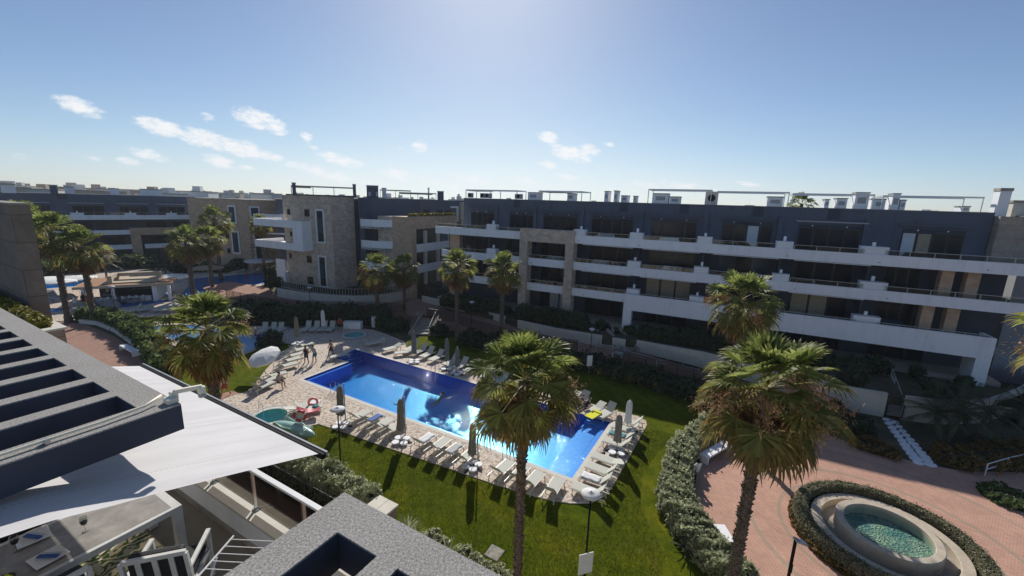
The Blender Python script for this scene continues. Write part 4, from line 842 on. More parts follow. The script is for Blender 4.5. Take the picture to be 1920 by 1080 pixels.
for k,(x0,x1,y,lb) in enumerate([(877,885,371,'left of two grey air units at the left end of the long roof'),(900,908,372,'right of two grey air units at the left end of the long roof'),(905,920,372,'low white air unit behind the left end pergola'),(965,978,373,'small air unit near the first pergola post')]):
    s0,_=on(x0,y,FA,5); s1,_=on(x1,y,FA,5); t=thing('air_conditioner',lb,'air conditioner',locb(s0,5,RF),FA[2],'air units on the roofs'); B(t,'casing',M['grey_metal'],(0,s1-s0,0,.4,.1,.75)); m=MB().lathe([(.01,0),(.22,0),(.22,.03)],(0,0,0),14); o=m.build('fan',M['black'],t); o.rotation_euler=(R(90),0,0); o.location=((s1-s0)/2,-.005,.45)
rc=thing('air_conditioner','pale air unit with two fans behind the tall roof pergola','air conditioner',locb(30.2,7,RF),FA[2],'air units on the roofs'); B(rc,'casing',M['cream'],(0,1.3,0,.6,0,1.5)); m=MB().lathe([(.01,0),(.4,0),(.4,.03)],(0,0,0),14); o=m.build('fan',M['black'],rc); o.rotation_euler=(R(90),0,0); o.location=(.65,-.005,.8)
# right end: stone pier, chimneys, pale neighbour
B(nb,'stone_pier',M['stone_big'],(52.65,54.9,3.2,6,F3,15.0)); B(nb,'chimney',M['white'],(53.0,53.7,5,6,14.98,17.1)); B(nb,'chimney_cap',M['concrete'],(52.95,53.75,4.95,6.05,17.1,17.35))
B(nb,'chimney',M['cream'],(54.6,56.6,6.5,7.5,14,16.2)); B(nb,'chimney_cap',M['concrete'],(54.5,56.7,6.4,7.6,16.2,16.4)); B(nb,'side_return',M['navy'],(54.92,55.6,4.5,9,12.6,15.1))
gn=thing('apartment_building','pale grey rendered building end just right of the stone pier','building',locb(56.2,7,0),FA[2]); B(gn,'wall',M['grey_wall'],(0,16,0,14,0,15.3)); B(gn,'roof_edge',M['concrete'],(-.05,16,-.05,14,15.3,15.4)); pane(gn,4,6,-.01,11.2,13.4)
# ================= MIDDLE STONE BUILDING =================
MC=(-25.5,59.1,R(-26.276))
mb=thing('apartment_building','stone clad apartment block with white C shaped balcony and rounded white balconies','building',(MC[0],MC[1],0),MC[2])
B(mb,'stone_tower',M['stone'],(-10.3,0,0,4.1,0,14.95)); B(mb,'roof_edge',M['navy'],(-9.2,.2,-.12,4.2,14.95,15.12))
B(mb,'rear_block',M['navy'],(-9.9,-.3,4.12,18,0,14.7))
def framed(s0,s1,z0,z1,name='window'):
    f=B(mb,name,M['white_clean'],(s0,s0+.22,-.16,.02,z0,z1),(s1-.22,s1,-.16,.02,z0,z1),(s0+.22,s1-.22,-.16,.02,z1-.22,z1),(s0+.22,s1-.22,-.16,.02,z0,z0+.22)); m=MB(); h=(z1-z0-.44)/3
    m.box(s0+.22,s1-.22,-.03,-.01,z0+.22,z1-.22); o=m.build('pane',M['window_blue'],f); B(f,'glazing_bar',M['dark'],(s0+.22,s1-.22,-.05,-.031,z0+.22+h*.9,z0+.22+h*.9+.08),(s0+.22,s1-.22,-.05,-.031,z0+.22+h*2.1,z0+.22+h*2.1+.08)); B(f,'dark_panel',M['window'],(s0+.26,s1-.26,-.045,-.032,z0+.24,z0+.2+h*.85),(s0+.26,s1-.26,-.045,-.032,z0+.35+h*2.15,z1-.26))
framed(-3.15,-1.4,8.3,13.1); framed(-3.2,-1.5,1.8,6.5)
for s0,s1,z0,z1 in [(-5.5,-4.5,12.0,13.0),(-9.3,-8.7,12.1,12.9),(-5.7,-4.7,5.2,6.2),(-5.85,-4.65,2.0,3.1),(-9.6,-9.1,5.5,6.3)]: pane(mb,s0,s1,-.005,z0,z1,'window','dark',1)
pane(mb,-9.0,-8.6,-.005,8.9,9.6,'window','dark',1); pane(mb,-7.6,-6.5,-.005,7.9,10.2,'window','dark',1)
B(mb,'c_shaped_balcony',M['white'],(-15.2,-4.25,-1.6,-1.35,10.3,11.35),(-15.2,-4.25,-1.6,-1.35,7.05,8.1),(-6.3,-4.25,-1.6,-1.35,8.1,10.3),(-4.5,-4.25,-1.35,-.01,7.05,11.35),(-15.2,-4.5,-1.35,-.01,7.3,7.55),(-15.2,-6.3,-1.35,-.01,10.4,10.6),(-15.2,-14.9,-1.35,3,7.05,8.1),(-15.2,-14.9,-1.35,3,10.3,11.35),(-14.9,-10.31,-.009,3,7.3,7.55),(-14.9,-10.31,-.009,3,10.3,10.6))
B(mb,'garden_wall',M['white'],(-12.4,-10.32,-.4,-.1,1.2,5.2),(-10.31,-10.1,-.6,-.01,1.2,3.4))
# rounded balconies wing: dark wall, curved white bands
dw=[( -22.6,63.0),(-14.6,66.5),(-14.0,80),(-26,80)]
z_=thing('apartment_building','dark blue wing with curved white balconies between the stone tower and the beige colonnade','building',(-19,63,0))
MB().prism(dw,0,14.9).build('wall',M['navy'],z_,world=True)
MB().prism([(-22.9,62.4),(-21.9,61.9),(-21.5,63.4),(-22.6,64)],0,14.85).build('wall',M['navy'],z_,world=True)
def arcband(x0,y0,x1,y1,bulge,z0,z1,th=.22,n=14):
    a=Vector((x0,y0,0));b=Vector((x1,y1,0)); d=(b-a).normalized(); nn=Vector((d.y,-d.x,0)); out=[];inn=[]
    for i in range(n+1):
        f=i/n; p=a.lerp(b,f)+nn*bulge*math.sin(math.pi*f)**.75; out.append((p.x,p.y)); p2=p-nn*th; inn.append((p2.x,p2.y))
    return MB().prism(out+inn[::-1],z0,z1), out
for z in (10.9,7.85,4.8):
    m,o_=arcband(-22.3,61.2,-15.6,60.6,.9,z-.35,z+1.0); m.build('curved_balcony',M['white'],z_,world=True)
    MB().prism(o_+[(-15.2,66),(-22,66)],z-.34,z-.02).build('floor_slab',M['concrete'],z_,world=True)
WR=(-22.3,64.0,R(23.6))
for z in (11.0,7.95,4.9):
    for a,b in ((.4,1.5),(2.0,5.2),(5.9,7.0)):
        f=thing.__globals__['MB'](); X=[]; ox,oy,an=WR
        def pt(s,d): return (ox+math.cos(an)*s-math.sin(an)*d,oy+math.sin(an)*s+math.cos(an)*d)
        if b-a>2:
            fr=MB().prism([pt(a,-.45),pt(b,-.45),pt(b,-.2),pt(a,-.2)],z,z+2.2).build('window',M['navy_shaded'],z_,world=True)
            m=MB()
            for r_ in range(5):
                for c in range(2): s_=a+.15+c*1.55; m.prism([pt(s_,-.50),pt(s_+1.3,-.50),pt(s_+1.3,-.46),pt(s_,-.46)],z+.95+r_*.24,z+1.03+r_*.24)
            o=m.build('louvre',M['grey_metal'],z_,world=True)
        else: MB().prism([pt(a,-.45),pt(b,-.45),pt(b,-.2),pt(a,-.2)],z,z+2.3).build('window',M['window'],z_,world=True)
# beige colonnade wing
KW=(-14.2,58.5,R(63.724))
kw=thing('apartment_building','warm beige stone wing with square columns and white balcony bands beside the long block','building',(KW[0],KW[1],0),KW[2])
B(kw,'stone_parapet',M['stone_warm'],(0,11.2,0,3.4,10.75,12.45)); B(kw,'stone_pier',M['stone_warm'],(0,1.0,0,3.4,0,10.75))
for z in (10.75,7.75,4.7):
    if z<10: B(kw,'balcony_band',M['white'],(1.0,11.2,-.06,.2,z-.3,z+.85)); B(kw,'floor_slab',M['concrete'],(1.0,11.2,.2,3.0,z-.3,z))
    for s in (3.0,6.1,9.2): B(kw,'column',M['cream'],(s,s+.42,.0,.4,z-3.05+(.85 if z<11 else .85),z-.3))
B(kw,'rear_wall',M['dark'],(1,11.2,3.0,3.4,0,10.75)); B(kw,'upper_wall',M['navy'],(6.2,26,3.5,10,0,14.9)); B(kw,'stone_return',M['stone'],(0,3.5,3.401,6.2,0,12.4))
for s in (7.0,10.5,13): pane(kw,s,s+1.5,3.49,11.3,13.3,'window','dark',1)
B(kw,'window_surround',M['white_clean'],(14.2,16.4,3.2,3.49,13.6,13.9),(16.1,16.4,3.2,3.49,11.2,13.6)); B(kw,'end_pier',M['stone'],(17,19.5,3.0,4.2,0,14.6))
pl=rng.uniform((.1,.1,0),(11.1,.7,.5),(1500,3)); pl[:,2]+=12.4
pt_=thing('planter','row of dry golden plants along the top of the beige wing','plants',(KW[0],KW[1],0),KW[2]); npmesh('foliage',leafquads(pl,np.tile([0,0,1.],(len(pl),1)),.22,2,1),M['yellow_shrub'],pt_); B(pt_,'trough',M['concrete'],(.05,11.15,.05,.75,12.45,12.56))
# roof of the middle buildings
def roofmid(label,x0,x1,y0,D=66,mat='navy',name='chimney',cat='chimney',dep=1.0,z0=14.9):
    a=far(x0,y0,D);b=far(x1,y0,D); an=math.atan2(b.y-a.y,b.x-a.x); t=thing(name,label,cat,(a.x,a.y,z0),an); h=a.z-z0; w_=(b-a).length
    B(t,'shaft',M[mat],(0,w_,0,dep,0,h-.12)); B(t,'cap',M['grey_metal'],(-.05,w_+.05,-.05,dep+.05,h-.118,h)); return t
roofmid('dark chimney at the left corner of the stone tower roof',547,554,342); roofmid('dark chimney at the right corner of the stone tower roof',661,667,345)
ch=roofmid('broad dark roof cabin with small lit windows beside the stone tower',687,709,347,70,'navy','roof_cabin','roof cabin',2); B(ch,'window',M['curtain_white'],(.25,.6,-.03,0,.25,.9),(1.35,1.65,-.03,0,.25,.9))
roofmid('white chimney right of the dark roof cabin',716,724,352,72,'white'); c2=roofmid('dark chimney with two small openings at the right of the middle roofs',820,832,358,76,'navy','chimney','chimney',1.2,14.7)
roofmid('thin white pinnacle chimney on the middle roofs',802,805,352,78,'white'); roofmid('slim pale chimney left of the long block roof',858,862,364,80,'white')
def midframe(label,x0,x1,yt,D,ns=3,z0=14.9,dep=2.6,fold=0):
    a=far(x0,yt,D);b=far(x1,yt,D); an=math.atan2(b.y-a.y,b.x-a.x); t=thing('roof_pergola',label,'roof pergola',(a.x,a.y,z0),an,'white metal roof pergolas'); h=a.z-z0; w_=(b-a).length
    B(t,'frame',M['galv'],(0,w_,0,.12,h-.16,h),(0,w_,dep,dep+.12,h-.16,h))
    for k in range(ns): B(t,'post',M['galv'],((w_-.1)*k/(ns-1),(w_-.1)*k/(ns-1)+.09,0,.09,0,h-.16))
    if fold: B(t,'folded_canopy',M['canvas_grey'],(.1,w_*fold,.15,dep-.1,h-.3,h-.05))
    return t
midframe('grey roof pergola frame on top of the stone tower',545,664,347,67,4,fold=.3); midframe('white roof pergola right of the dark roof cabin',712,770,355,74,3); midframe('low white roof pergola with drawn canopy on the middle roofs',748,818,360,76,3,fold=.9)
# ================= LEFT AND BACK BUILDINGS =================
a_=Vector((-87.0,81.2));b_=Vector((-71.25,96.2)); LA=math.atan2(b_.y-a_.y,b_.x-a_.x); LF=(a_.x,a_.y,LA)
lb=thing('apartment_building','dark blue block with pale balcony bands behind the palms on the left','building',(LF[0],LF[1],0),LA)
B(lb,'penthouse_wall',M['navy'],(-30,21.5,4,12,9.2,13.85)); B(lb,'back_wall',M['navy_shaded'],(-30,21.5,3,12,0,9.19)); B(lb,'roof_notch',M['navy_shaded'],(-.5,.8,3.97,3.995,12.8,13.7))
for z,s1 in ((9.0,21.7),(5.95,9.3),(2.9,9.3)):
    B(lb,'balcony_band',M['white'],(-30,s1,0,.25,z-.1,z+.85)); B(lb,'floor_slab',M['white'],(-30,s1,.25,3.99,z-.1,z+.2))
    if s1<20: B(lb,'balcony_band',M['white'],(11.3,21.7,0,.25,z-.1,z+.85)) if z<4 else None
B(lb,'stone_portal',M['stone_warm'],(9.3,10.9,-.4,2.2,0,7.2),(10.9,21.6,-.4,.5,5.7,7.2)); B(lb,'stone_column',M['stone_warm'],(-9.2,-7.4,-.2,2,0,5.0))
for s in (-12,-6.5,1.2,8.2,14.6):
    B(lb,'blind_cassette',M['grey_metal'],(s-.3,s+4.9,3.5,3.99,12.0,12.15))
    for j in range(3): pane(lb,s+.1+j*1.55,s+1.6+j*1.55,3.98,9.3,11.5,'window','dark',1)
for z in (3.1,6.1):
    for s in (-14,-6,0.5,5.0,12.2,16.8): pane(lb,s,s+3.4,2.98,z,z+2.1,'window','dark',3)
for k,s in enumerate((2.0,9.8,16.5)):
    cabinet('pale cabinet on the left dark blue block, %s along its top terrace'%ordn[k],s,9.2,1.8,0,LF,'cabinets on the left block')
for k,(s0,s1) in enumerate(((-5,1),(3,8.8),(10.8,15.6),(17.5,21.4))): railing('glass railing on the top terrace of the left dark blue block, %s from the left'%ordn[k],s0,s1,.1,9.85,10.4,LF,'railings of the left block')
def farbox(label,x0,x1,ytop,D,z0,mat='white',name='roof_cabin',cat='roof cabin',dep=3,D2=None):
    a=far(x0,ytop,D);b=far(x1,ytop,D2 or D); an=math.atan2(b.y-a.y,b.x-a.x); t=thing(name,label,cat,(a.x,a.y,z0),an); h=a.z-z0; w_=(b-a).length
    B(t,'wall',M[mat],(0,w_,0,dep,0,h)); B(t,'roof_edge',M['concrete'],(-.1,w_+.1,-.1,dep+.1,h+.001,h+.15)); return t,w_,h
farbox('dark square chimney on the roof of the left block',92,106,348,122,13.8,'navy','chimney','chimney',2)
farbox('low white roof cabin on the left block',120,138,351,126,13.8); farbox('white roof cabin with openings near the middle of the left block',205,222,354,128,13.6); farbox('wide white roof cabin at the right of the left block',262,302,355,128,13.6)
farbox('white roof cabin at the far left of the left block',0,28,346,118,13.8)
# beige stone buildings behind
def stoneblk(label,x0,x1,xt,D0,D1,ytop,win,tall,dep=12):
    t,w_,h=farbox(label,x0,x1,ytop,D0,0,'stone_warm','apartment_building','building',dep,D1)
    for f0,f1,z0,z1 in win: 
        f=B(t,'window',M['dark'],(w_*f0,w_*f1,-.06,-.001,z0,z1)); B(f,'pane',M['window'],(w_*f0+.1,w_*f1-.1,-.08,-.061,z0+.1,z1-.1))
    for f0,z0,z1 in tall:
        f=B(t,'window',M['white_clean'],(w_*f0,w_*f0+1.9,-.14,-.001,z0,z1)); B(f,'pane',M['window_blue'],(w_*f0+.3,w_*f0+1.6,-.16,-.141,z0+.3,z1-.3))
    return t
stoneblk('stone apartment block with tall white framed windows behind the left palms',398,442,0,104,100,373,[(.3,.42,10.3,11.2),(.42,.55,6,7),(.42,.55,3,4)],[(.62,9.0,12.6),(.66,3,7.6)])
stoneblk('narrow stone wall block between two pairs of tall framed windows',441,463,0,102,104,375,[],[])
stoneblk('stone apartment block with white C shaped balcony behind the stone tower',462,532,0,96,99,376,[(.24,.33,10.6,11.5),(.8,.9,10,11.5),(.35,.4,5,6)],[(.04,8.6,12.6),(.08,2,7.6)])
farbox('dark navy rendered link between the left block and the stone blocks',376,400,372,112,0,'navy','apartment_building','building',6)
fb,w_,h_=farbox('dark navy block end behind the stone tower',516,530,374,92,0,'navy','apartment_building','building',6)
cb=thing('apartment_building','white box balcony of the rear stone block seen left of the stone tower','building',far(475,402,94),math.radians(-8)); cb['label']='white balcony frame block hanging on the rear stone block left of the tower'
B(cb,'balcony_band',M['white'],(0,6.4,0,.3,-1.0,.15),(0,.5,0,.3,-3.3,-1.0),(0,6.4,0,.3,-3.6,-3.3),(0,6.4,.3,3.5,-1.2,-1.0))
# ================= DISTANT TOWN =================
rnd=random.Random(11)
def house(label,x,D,w_,d_,z,mat,rz,grp='distant houses on the horizon'):
    c=far(x,372,D); t=thing('distant_house',label,'house',(c.x,c.y,0),rz,grp); B(t,'wall',M[mat],(-w_/2,w_/2,-d_/2,d_/2,0,z)); B(t,'roof_edge',M['concrete'],(-w_/2-.2,w_/2+.2,-d_/2-.2,d_/2+.2,z+.01,z+.35))
    m=MB(); n=max(2,int(w_/3.5))
    for r_ in range(int(z/3.2)):
        for k in range(n): a=-w_/2+(k+.25)*w_/n; m.box(a,a+w_/n*.4,-d_/2-.06,-d_/2-.01,r_*3.1+1,r_*3.1+2.3)
    m.build('window',M['window'],t); 
    if rnd.random()<.7: x0=rnd.uniform(-w_/3,w_/4); B(t,'stair_cabin',M[mat],(x0,x0+3,-1,2,z+.36,z+2.6))
    return t
M['haze_white']=plain('far_white_render',(.8,.8,.79),.9,.06,.05); M['haze_grey']=plain('far_grey_render',(.5,.51,.53),.9,.08,.05)
HS=[]
for i in range(130):
    x=rnd.uniform(-60,900) if i<118 else rnd.uniform(900,1950); D=rnd.uniform(230,700); z=15+ (rnd.uniform(-.6,.75)*D/100*.5) -.3*D/100
    HS.append((x,D,z,rnd.choice(['haze_white','haze_white','haze_grey','cream','beige_roof'])))
HS.sort(); cnt={}
for x,D,z,mt in HS:
    word={'haze_white':'white','haze_grey':'grey','cream':'cream','beige_roof':'beige'}[mt]
    side='left of the stone tower' if x<530 else 'behind the middle roofs' if x<870 else 'behind the long block'
    k=cnt.get((word,side),0); cnt[(word,side)]=k+1
    house('%s horizon house %s, %s from the left'%(word,side,ordinal(k)),x,D,rnd.uniform(6,18),rnd.uniform(7,12),max(6,z),mt,rnd.uniform(-.6,.6),'distant %s houses %s'%(word,side))
# ================= WALLS, FENCES, RAILS =================
def wallstrip(name,label,pts,mat,th=.25,cat='wall',cop=True):
    # pts: (xy, zbottom, ztop)
    t=thing(name,label,cat,(pts[0][0][0],pts[0][0][1],pts[0][1])); m=MB(); c=MB(); n=len(pts)
    P_=[Vector((p[0][0],p[0][1],0)) for p in pts]; nn=[]
    for i in range(n):
        d=(P_[min(i+1,n-1)]-P_[max(i-1,0)]).normalized(); nn.append(Vector((-d.y,d.x,0)))
    for i in range(n):
        pass
    def strip(mm,o0,o1,z0f,z1f):
        vs=[]
        for i in range(n):
            for o in (o0,o1):
                q=P_[i]+nn[i]*o
                vs+=[(q.x,q.y,z0f(pts[i])),(q.x,q.y,z1f(pts[i]))]
        fs=[]
        for i in range(n-1):
            a=4*i;b=4*i+4; fs+=[(a,b,b+1,a+1),(a+3,b+3,b+2,a+2),(a+1,b+1,b+3,a+3),(a+2,b+2,b,a)]
        e=4*(n-1); fs+=[(0,1,3,2),(e,e+2,e+3,e+1)]; mm.add(vs,fs)
    strip(m,0,th,lambda p:p[1],lambda p:p[2]-.06); m.build('wall',mat,t,world=True)
    if cop: strip(c,-.04,th+.04,lambda p:p[2]-.058,lambda p:p[2]); c.build('coping',M['cream'],t,world=True)
    return t
def wp(px,py,zb,zt): return (at(px,py,zb)[:2],zb-.1,zt)
wallstrip('retaining_wall','curved cream retaining wall below the stone tower with a railing on top',[wp(520,556,.9,2.1),wp(560,564,.9,2.12),wp(620,571,.9,2.13),wp(665,573,.9,2.13),wp(710,571,.9,2.13),wp(755,563,.9,2.1),wp(772,556,.9,2.05)],M['cream'])
wallstrip('garden_wall','low cream garden wall at the left end of the long block walkway',[wp(791,566,.9,1.75),wp(850,580,.9,1.75),wp(900,592,.9,1.72),wp(945,606,.9,1.7)],M['cream'])
wallstrip('garden_wall','cream garden wall in front of the stone portal planting',[wp(970,614,.9,1.75),wp(1040,632,.75,1.72),wp(1127,649,.6,1.7)],M['cream'])
wallstrip('garden_wall','short cream garden wall between the two garden stairs',[wp(1147,652,.55,1.6),wp(1171,657,.5,1.6)],M['cream'])
wallstrip('garden_wall','long cream garden wall below the white portal terrace',[wp(1192,657,.45,1.5),wp(1311,686,.2,1.6),wp(1450,727,.05,1.7),wp(1591,769,0,1.85),wp(1656,781,0,1.85)],M['cream'])
wallstrip('garden_wall','curved cream garden wall right of the garden gate',[wp(1692,787,0,1.85),wp(1760,795,0,1.8),wp(1850,792,0,1.8),wp(1905,770,0,1.8),wp(1960,735,0,1.8)],M['cream'])
wallstrip('path_wall','low curved cream kerb wall between the red brick path and the left hedge',[wp(x,y,0,.42) for x,y in [(148,606),(180,609),(212,622),(238,640),(260,660),(276,684),(288,712)]],M['cream'],.3)
# raised garden soil behind the walls
def ga(px,py,z): return tuple(at(px,py,z)[:2])
gz=[ga(789,566,.9),ga(850,580,.9),ga(945,606,.9),ga(970,614,.9),ga(1127,649,.6),ga(1192,657,.45),ga(1311,686,.2),ga(1450,727,.05),ga(1656,781,0)]
ext=[locb(54,.2,0)[:2],locb(-2,.2,0)[:2]]
gz2=[(p[0]+.1*.44,p[1]+.13) for p in gz]
m=MB().prism(gz2+ext,-.04,1.42); o=m.build('garden_terrace',M['soil']); o['kind']='structure'
gr=[ga(1692,787,0),ga(1850,792,0),ga(1960,735,0)]; m=MB().prism([(p[0]+.05,p[1]+.2) for p in gr]+[locb(75,-4,0)[:2],locb(70,3,0)[:2],locb(53.5,.1,0)[:2]],-.04,1.38); o=m.build('garden_terrace',M['soil']); o['kind']='structure'
# terrace below stone tower
m=MB().prism([ga(520,554,1.0),ga(620,569,.95),ga(710,569,.95),ga(772,555,.9),(-10,62),(-16,70),(-40,72)],-.04,1.7); o=m.build('garden_terrace',M['soil']); o['kind']='structure'
def fence(name,label,pts,h,mat,step=1.0,glass=None,rails=(1.0,),cat='fence',pw=.05):
    P_=[Vector(p) for p in pts]; t=thing(name,label,cat,P_[0]); pm=MB();rm=MB();gm=MB()
    for i in range(len(P_)-1):
        a,b=P_[i],P_[i+1]; n=max(1,round((b-a).length/step))
        for k in range(n+(i==len(P_)-2)):
            p=a.lerp(b,k/n); pm.bar(p,p+Vector((0,0,h)),pw)
        for r_ in rails: rm.bar(a+Vector((0,0,h*r_-.02)),b+Vector((0,0,h*r_-.02)),.04)
        if glass:
            d=b-a; gm.add([a+Vector((0,0,.1)),b+Vector((0,0,.1)),b+Vector((0,0,h-.08)),a+Vector((0,0,h-.08))],[(0,1,2,3)])
    pm.build('fence_post',mat,t,world=True); rm.build('rail',mat,t,world=True)
    if glass: gm.build('infill_panel',glass,t,world=True)
    return t
mesh_=glassmat('dark_mesh_infill',(.55,.54,.52),.1,.5)
def fl(px): 
    return [Vector((WL[k].x,WL[k].y,WL[k].z)) for k in px]
fence('pool_fence','dark metal pool fence running along the lower edge of the walkway below the tower',fl(range(0,7)),1.25,M['fence'],1.6,mesh_,(1.0,.1))
fence('pool_fence','dark metal fence along the walkway right of the garden steps',fl(range(7,12)),1.25,M['fence'],1.6,mesh_,(1.0,.1))
fence('pool_fence','dark metal fence along the ramp in front of the white portal',fl(range(12,16)),1.1,M['fence'],1.6,mesh_,(1.0,.1))
fence('terrace_railing','slatted grey railing on top of the curved retaining wall',[at(x,y,2.13) for x,y in [(528,538),(560,545),(620,553),(665,555),(710,553),(752,546)]],.95,M['galv'],.42,mesh_,(1.0,.08),'railing',.035)
for k,(pts,lb) in enumerate([([(1085,652,.65),(1150,668,.5),(1230,692,.35),(1310,712,.2)],'pale double handrail on the pool side of the ramp'),([(1020,632,.8),(1075,642,.68),(1127,652,.6)],'pale double handrail against the garden wall by the first stair'),([(1196,662,.45),(1250,676,.33),(1311,692,.2),(1380,712,.1)],'pale double handrail along the cream wall of the ramp'),([(1148,657,.55),(1170,663,.5)],'short pale handrail between the two garden stairs')]):
    fence('ramp_handrail',lb,[at(*p) for p in pts],.95,M['galv'],1.7,None,(1.0,.75),'handrail',.045)
fence('handrail','white metal handrail at the right edge beside the orange ground cover',[at(1846,884+8,0),at(1885,880,0),at(1960,862,0)],.8,M['white_clean'],1.9,None,(1.0,.55),'handrail',.05)
fence('garden_fence','dark hedge fence below the glass balustrade',[UV(-30,10.9,0),UV(-12.8,10.9,0)],1.25,M['fence'],1.5,mesh_,(1.0,.05))
fence('stair_railing','pale sloping stair rail at the right end of the long block',[at(1862,668,3.2),at(1895,690,2.4),at(1915,702,1.9)],.8,M['galv'],1.5,None,(1.0,.6),'railing')
# garden stairs and gate
def stairs(label,a,b,w_,n,name='garden_steps',mat='cream',cheek=True):
    a=Vector(a);b=Vector(b); d=Vector((b.x-a.x,b.y-a.y,0)); L_=d.length; d.normalize(); t=thing(name,label,'steps',a,math.atan2(d.y,d.x)); h=b.z-a.z; m=MB()
    for k in range(n): m.box(L_*k/n,L_,-w_/2,w_/2,h*k/n,h*(k+1)/n) if k==0 else m.box(L_*k/n,L_+.001*k,-w_/2-.0005*k,w_/2+.0005*k,h*k/n+.001,h*(k+1)/n)
    m.build('steps',M[mat],t)
    if cheek:
        for s in (-1,1):
            y0=s*(w_/2+.02); y1=s*(w_/2+.3); vs=[(-.3,y0,0),(L_,y0,0),(L_,y0,h+.35),(-.3,y0,.35),(-.3,y1,0),(L_,y1,0),(L_,y1,h+.35),(-.3,y1,.35)]; MB().add(vs,[(0,1,2,3),(7,6,5,4),(0,4,5,1),(1,5,6,2),(2,6,7,3),(3,7,4,0)]).build('cheek_wall',M[mat],t)
    return t
st=stairs('cream stone garden steps with low side walls climbing from the deck to the walkway',at(788,628,0.02),at(808,592,.9),1.9,6,mat='concrete')
m=MB()
for s in (-1.05,1.05): m.bar((0,s,.3),(0,s,1.15),.04).bar((3.0,s,1.1),(3.0,s,1.95),.04).bar((0,s,1.15),(3.0,s,1.95),.04)
m.build('handrail',M['grey_metal'],st)
stairs('garden stair left of the short wall by the stone portal',at(1137,652,.55),Vector(locb(21.7,-.3,1.42)),1.3,4,mat='concrete'); stairs('garden stair right of the short wall by the white portal post',at(1182,658,.5),Vector(locb(23.0,-1.5,1.42)),1.2,4,mat='concrete')
gt=thing('garden_gate','low barred metal gate between the cream garden walls',  'gate',at(1658,781,0),math.atan2((at(1692,787,0)-at(1658,781,0)).y,(at(1692,787,0)-at(1658,781,0)).x)); gl=(at(1692,787,0)-at(1658,781,0)).length
m=MB().box(.03,gl-.03,-.02,.02,.1,.15).box(.03,gl-.03,-.02,.02,1.1,1.15).box(.03,.08,-.02,.02,.151,1.099).box(gl-.08,gl-.03,-.02,.02,.151,1.099); m.build('gate_frame',M['fence'],gt)
m=MB()
for k in range(7): m.box(.1,gl-.1,-.01,.01,.22+k*.125,.26+k*.125)
m.build('bars',M['grey_metal'],gt)
stairs('grey stair behind the garden gate with pale handrail',at(1674,781,.02),Vector(locb(45.7,-.6,1.5)),1.5,7,mat='concrete')
fence('stair_handrail','pale sloping handrail beside the stair behind the gate',[at(1695,786,.1),Vector(locb(46.6,-.6,1.5))],1.0,M['galv'],1.5,None,(1.0,.5),'handrail')
# stepping stones
ss=[]
rnd=random.Random(3)
for k in range(22):
    f=k/21; px=1668+f*(1735-1668)+(6 if k%2 else -6)*(.7+f); py=787+f*(872-787); c=at(px,py,0); r_=.26+.05*rnd.random()
    poly=[(c.x+r_*1.25*math.cos(q+.2*rnd.random()),c.y+r_*math.sin(q+.2*rnd.random())) for q in np.linspace(0,6.28,7)[:-1]]
    o=MB().prism(poly,-.03,.035).build('stepping_stone',M['white']); cc=c; me=o.data
    for v in me.vertices: v.co-=Vector((cc.x,cc.y,0))
    o.location=(cc.x,cc.y,0); tag(o,'irregular pale stepping stone, %s from the garden gate'%ordinal(k),'stepping stone','pale stepping stones to the gate')
# ================= LOUNGERS =================
def lounger(label,loc,rz,group,back=50,mat='lounger'):
    t=thing('sun_lounger',label,'sun lounger',loc,rz,group)   # x: foot -> head, length 1.95
    MB().box(0,1.22,-.30,.30,.33,.365).build('seat',M[mat],t); a=R(back); L_=.74; o=MB().box(0,L_,-.30,.30,-.015,.02).build('backrest',M[mat],t); o.location=(1.22,0,.35); o.rotation_euler=(0,-a,0)
    m=MB().box(-.02,1.86,-.345,-.305,.29,.35).box(-.02,1.86,.305,.345,.29,.35).box(-.02,.02,-.304,.304,.29,.33); m.build('frame',M['lounger_frame'],t)
    for x in (.12,1.66):
        for y in (-.325,.325): MB().bar((x,y,.29),(x+(.05 if x>1 else -.05),y,0),.045).build('leg',M['lounger_frame'],t)
    MB().bar((1.5,-.2,.3),(1.22+L_*.62*math.cos(a),-.2,.35+L_*.62*math.sin(a)-.03),.03).bar((1.5,.2,.3),(1.22+L_*.62*math.cos(a),.2,.35+L_*.62*math.sin(a)-.03),.03).bar((1.5,-.215,.3),(1.5,.215,.3),.025).build('back_support',M['lounger_frame'],t)
    return t
LP=lounger('x',(0,0,0),0,'x',48); LU=lounger('x',(0,0,0),0,'x',68); LFL=lounger('x',(0,0,0),0,'x',18)
Z=.03
first={}
def put(proto,label,loc,rz,group):
    if proto not in first:
        first[proto]=1; proto.location=loc; proto.rotation_euler[2]=rz; proto['label']=label; proto['group']=group; return proto
    return copy_tree(proto,loc,rz,label,group)
num=['first','second','third','fourth','fifth','sixth','seventh','eighth','ninth','tenth']
rowF=[-22.05,-20.9,-19.95,-18.95, -16.35,-15.25,-14.2,-13.15, -10.75,-9.8,-8.85,-7.75]
secs=['left of the middle closed parasol','between the two near closed parasols','right of the near closed parasol by the palm']
for k,u in enumerate(rowF):
    put(LP,'near row sun lounger, %s of four, %s'%(num[k%4],secs[k//4]),UV(u+.35,18.75+(.18 if k>7 else 0)+.08*(k%2),Z),TU-math.pi/2+R(random.uniform(-3,3)+ (6 if k==11 else 0)),'cream sun loungers in the near row')
for k,v in enumerate([18.9,19.95,21.0,22.1,24.1,25.1,26.1,27.2]):
    put(LFL if k in(3,) else LP,'cream sun lounger on the right end of the deck, %s from the near corner'%num[k],UV(-6.55,v,Z),TU+R(random.uniform(-4,4)),'cream sun loungers on the right deck end')
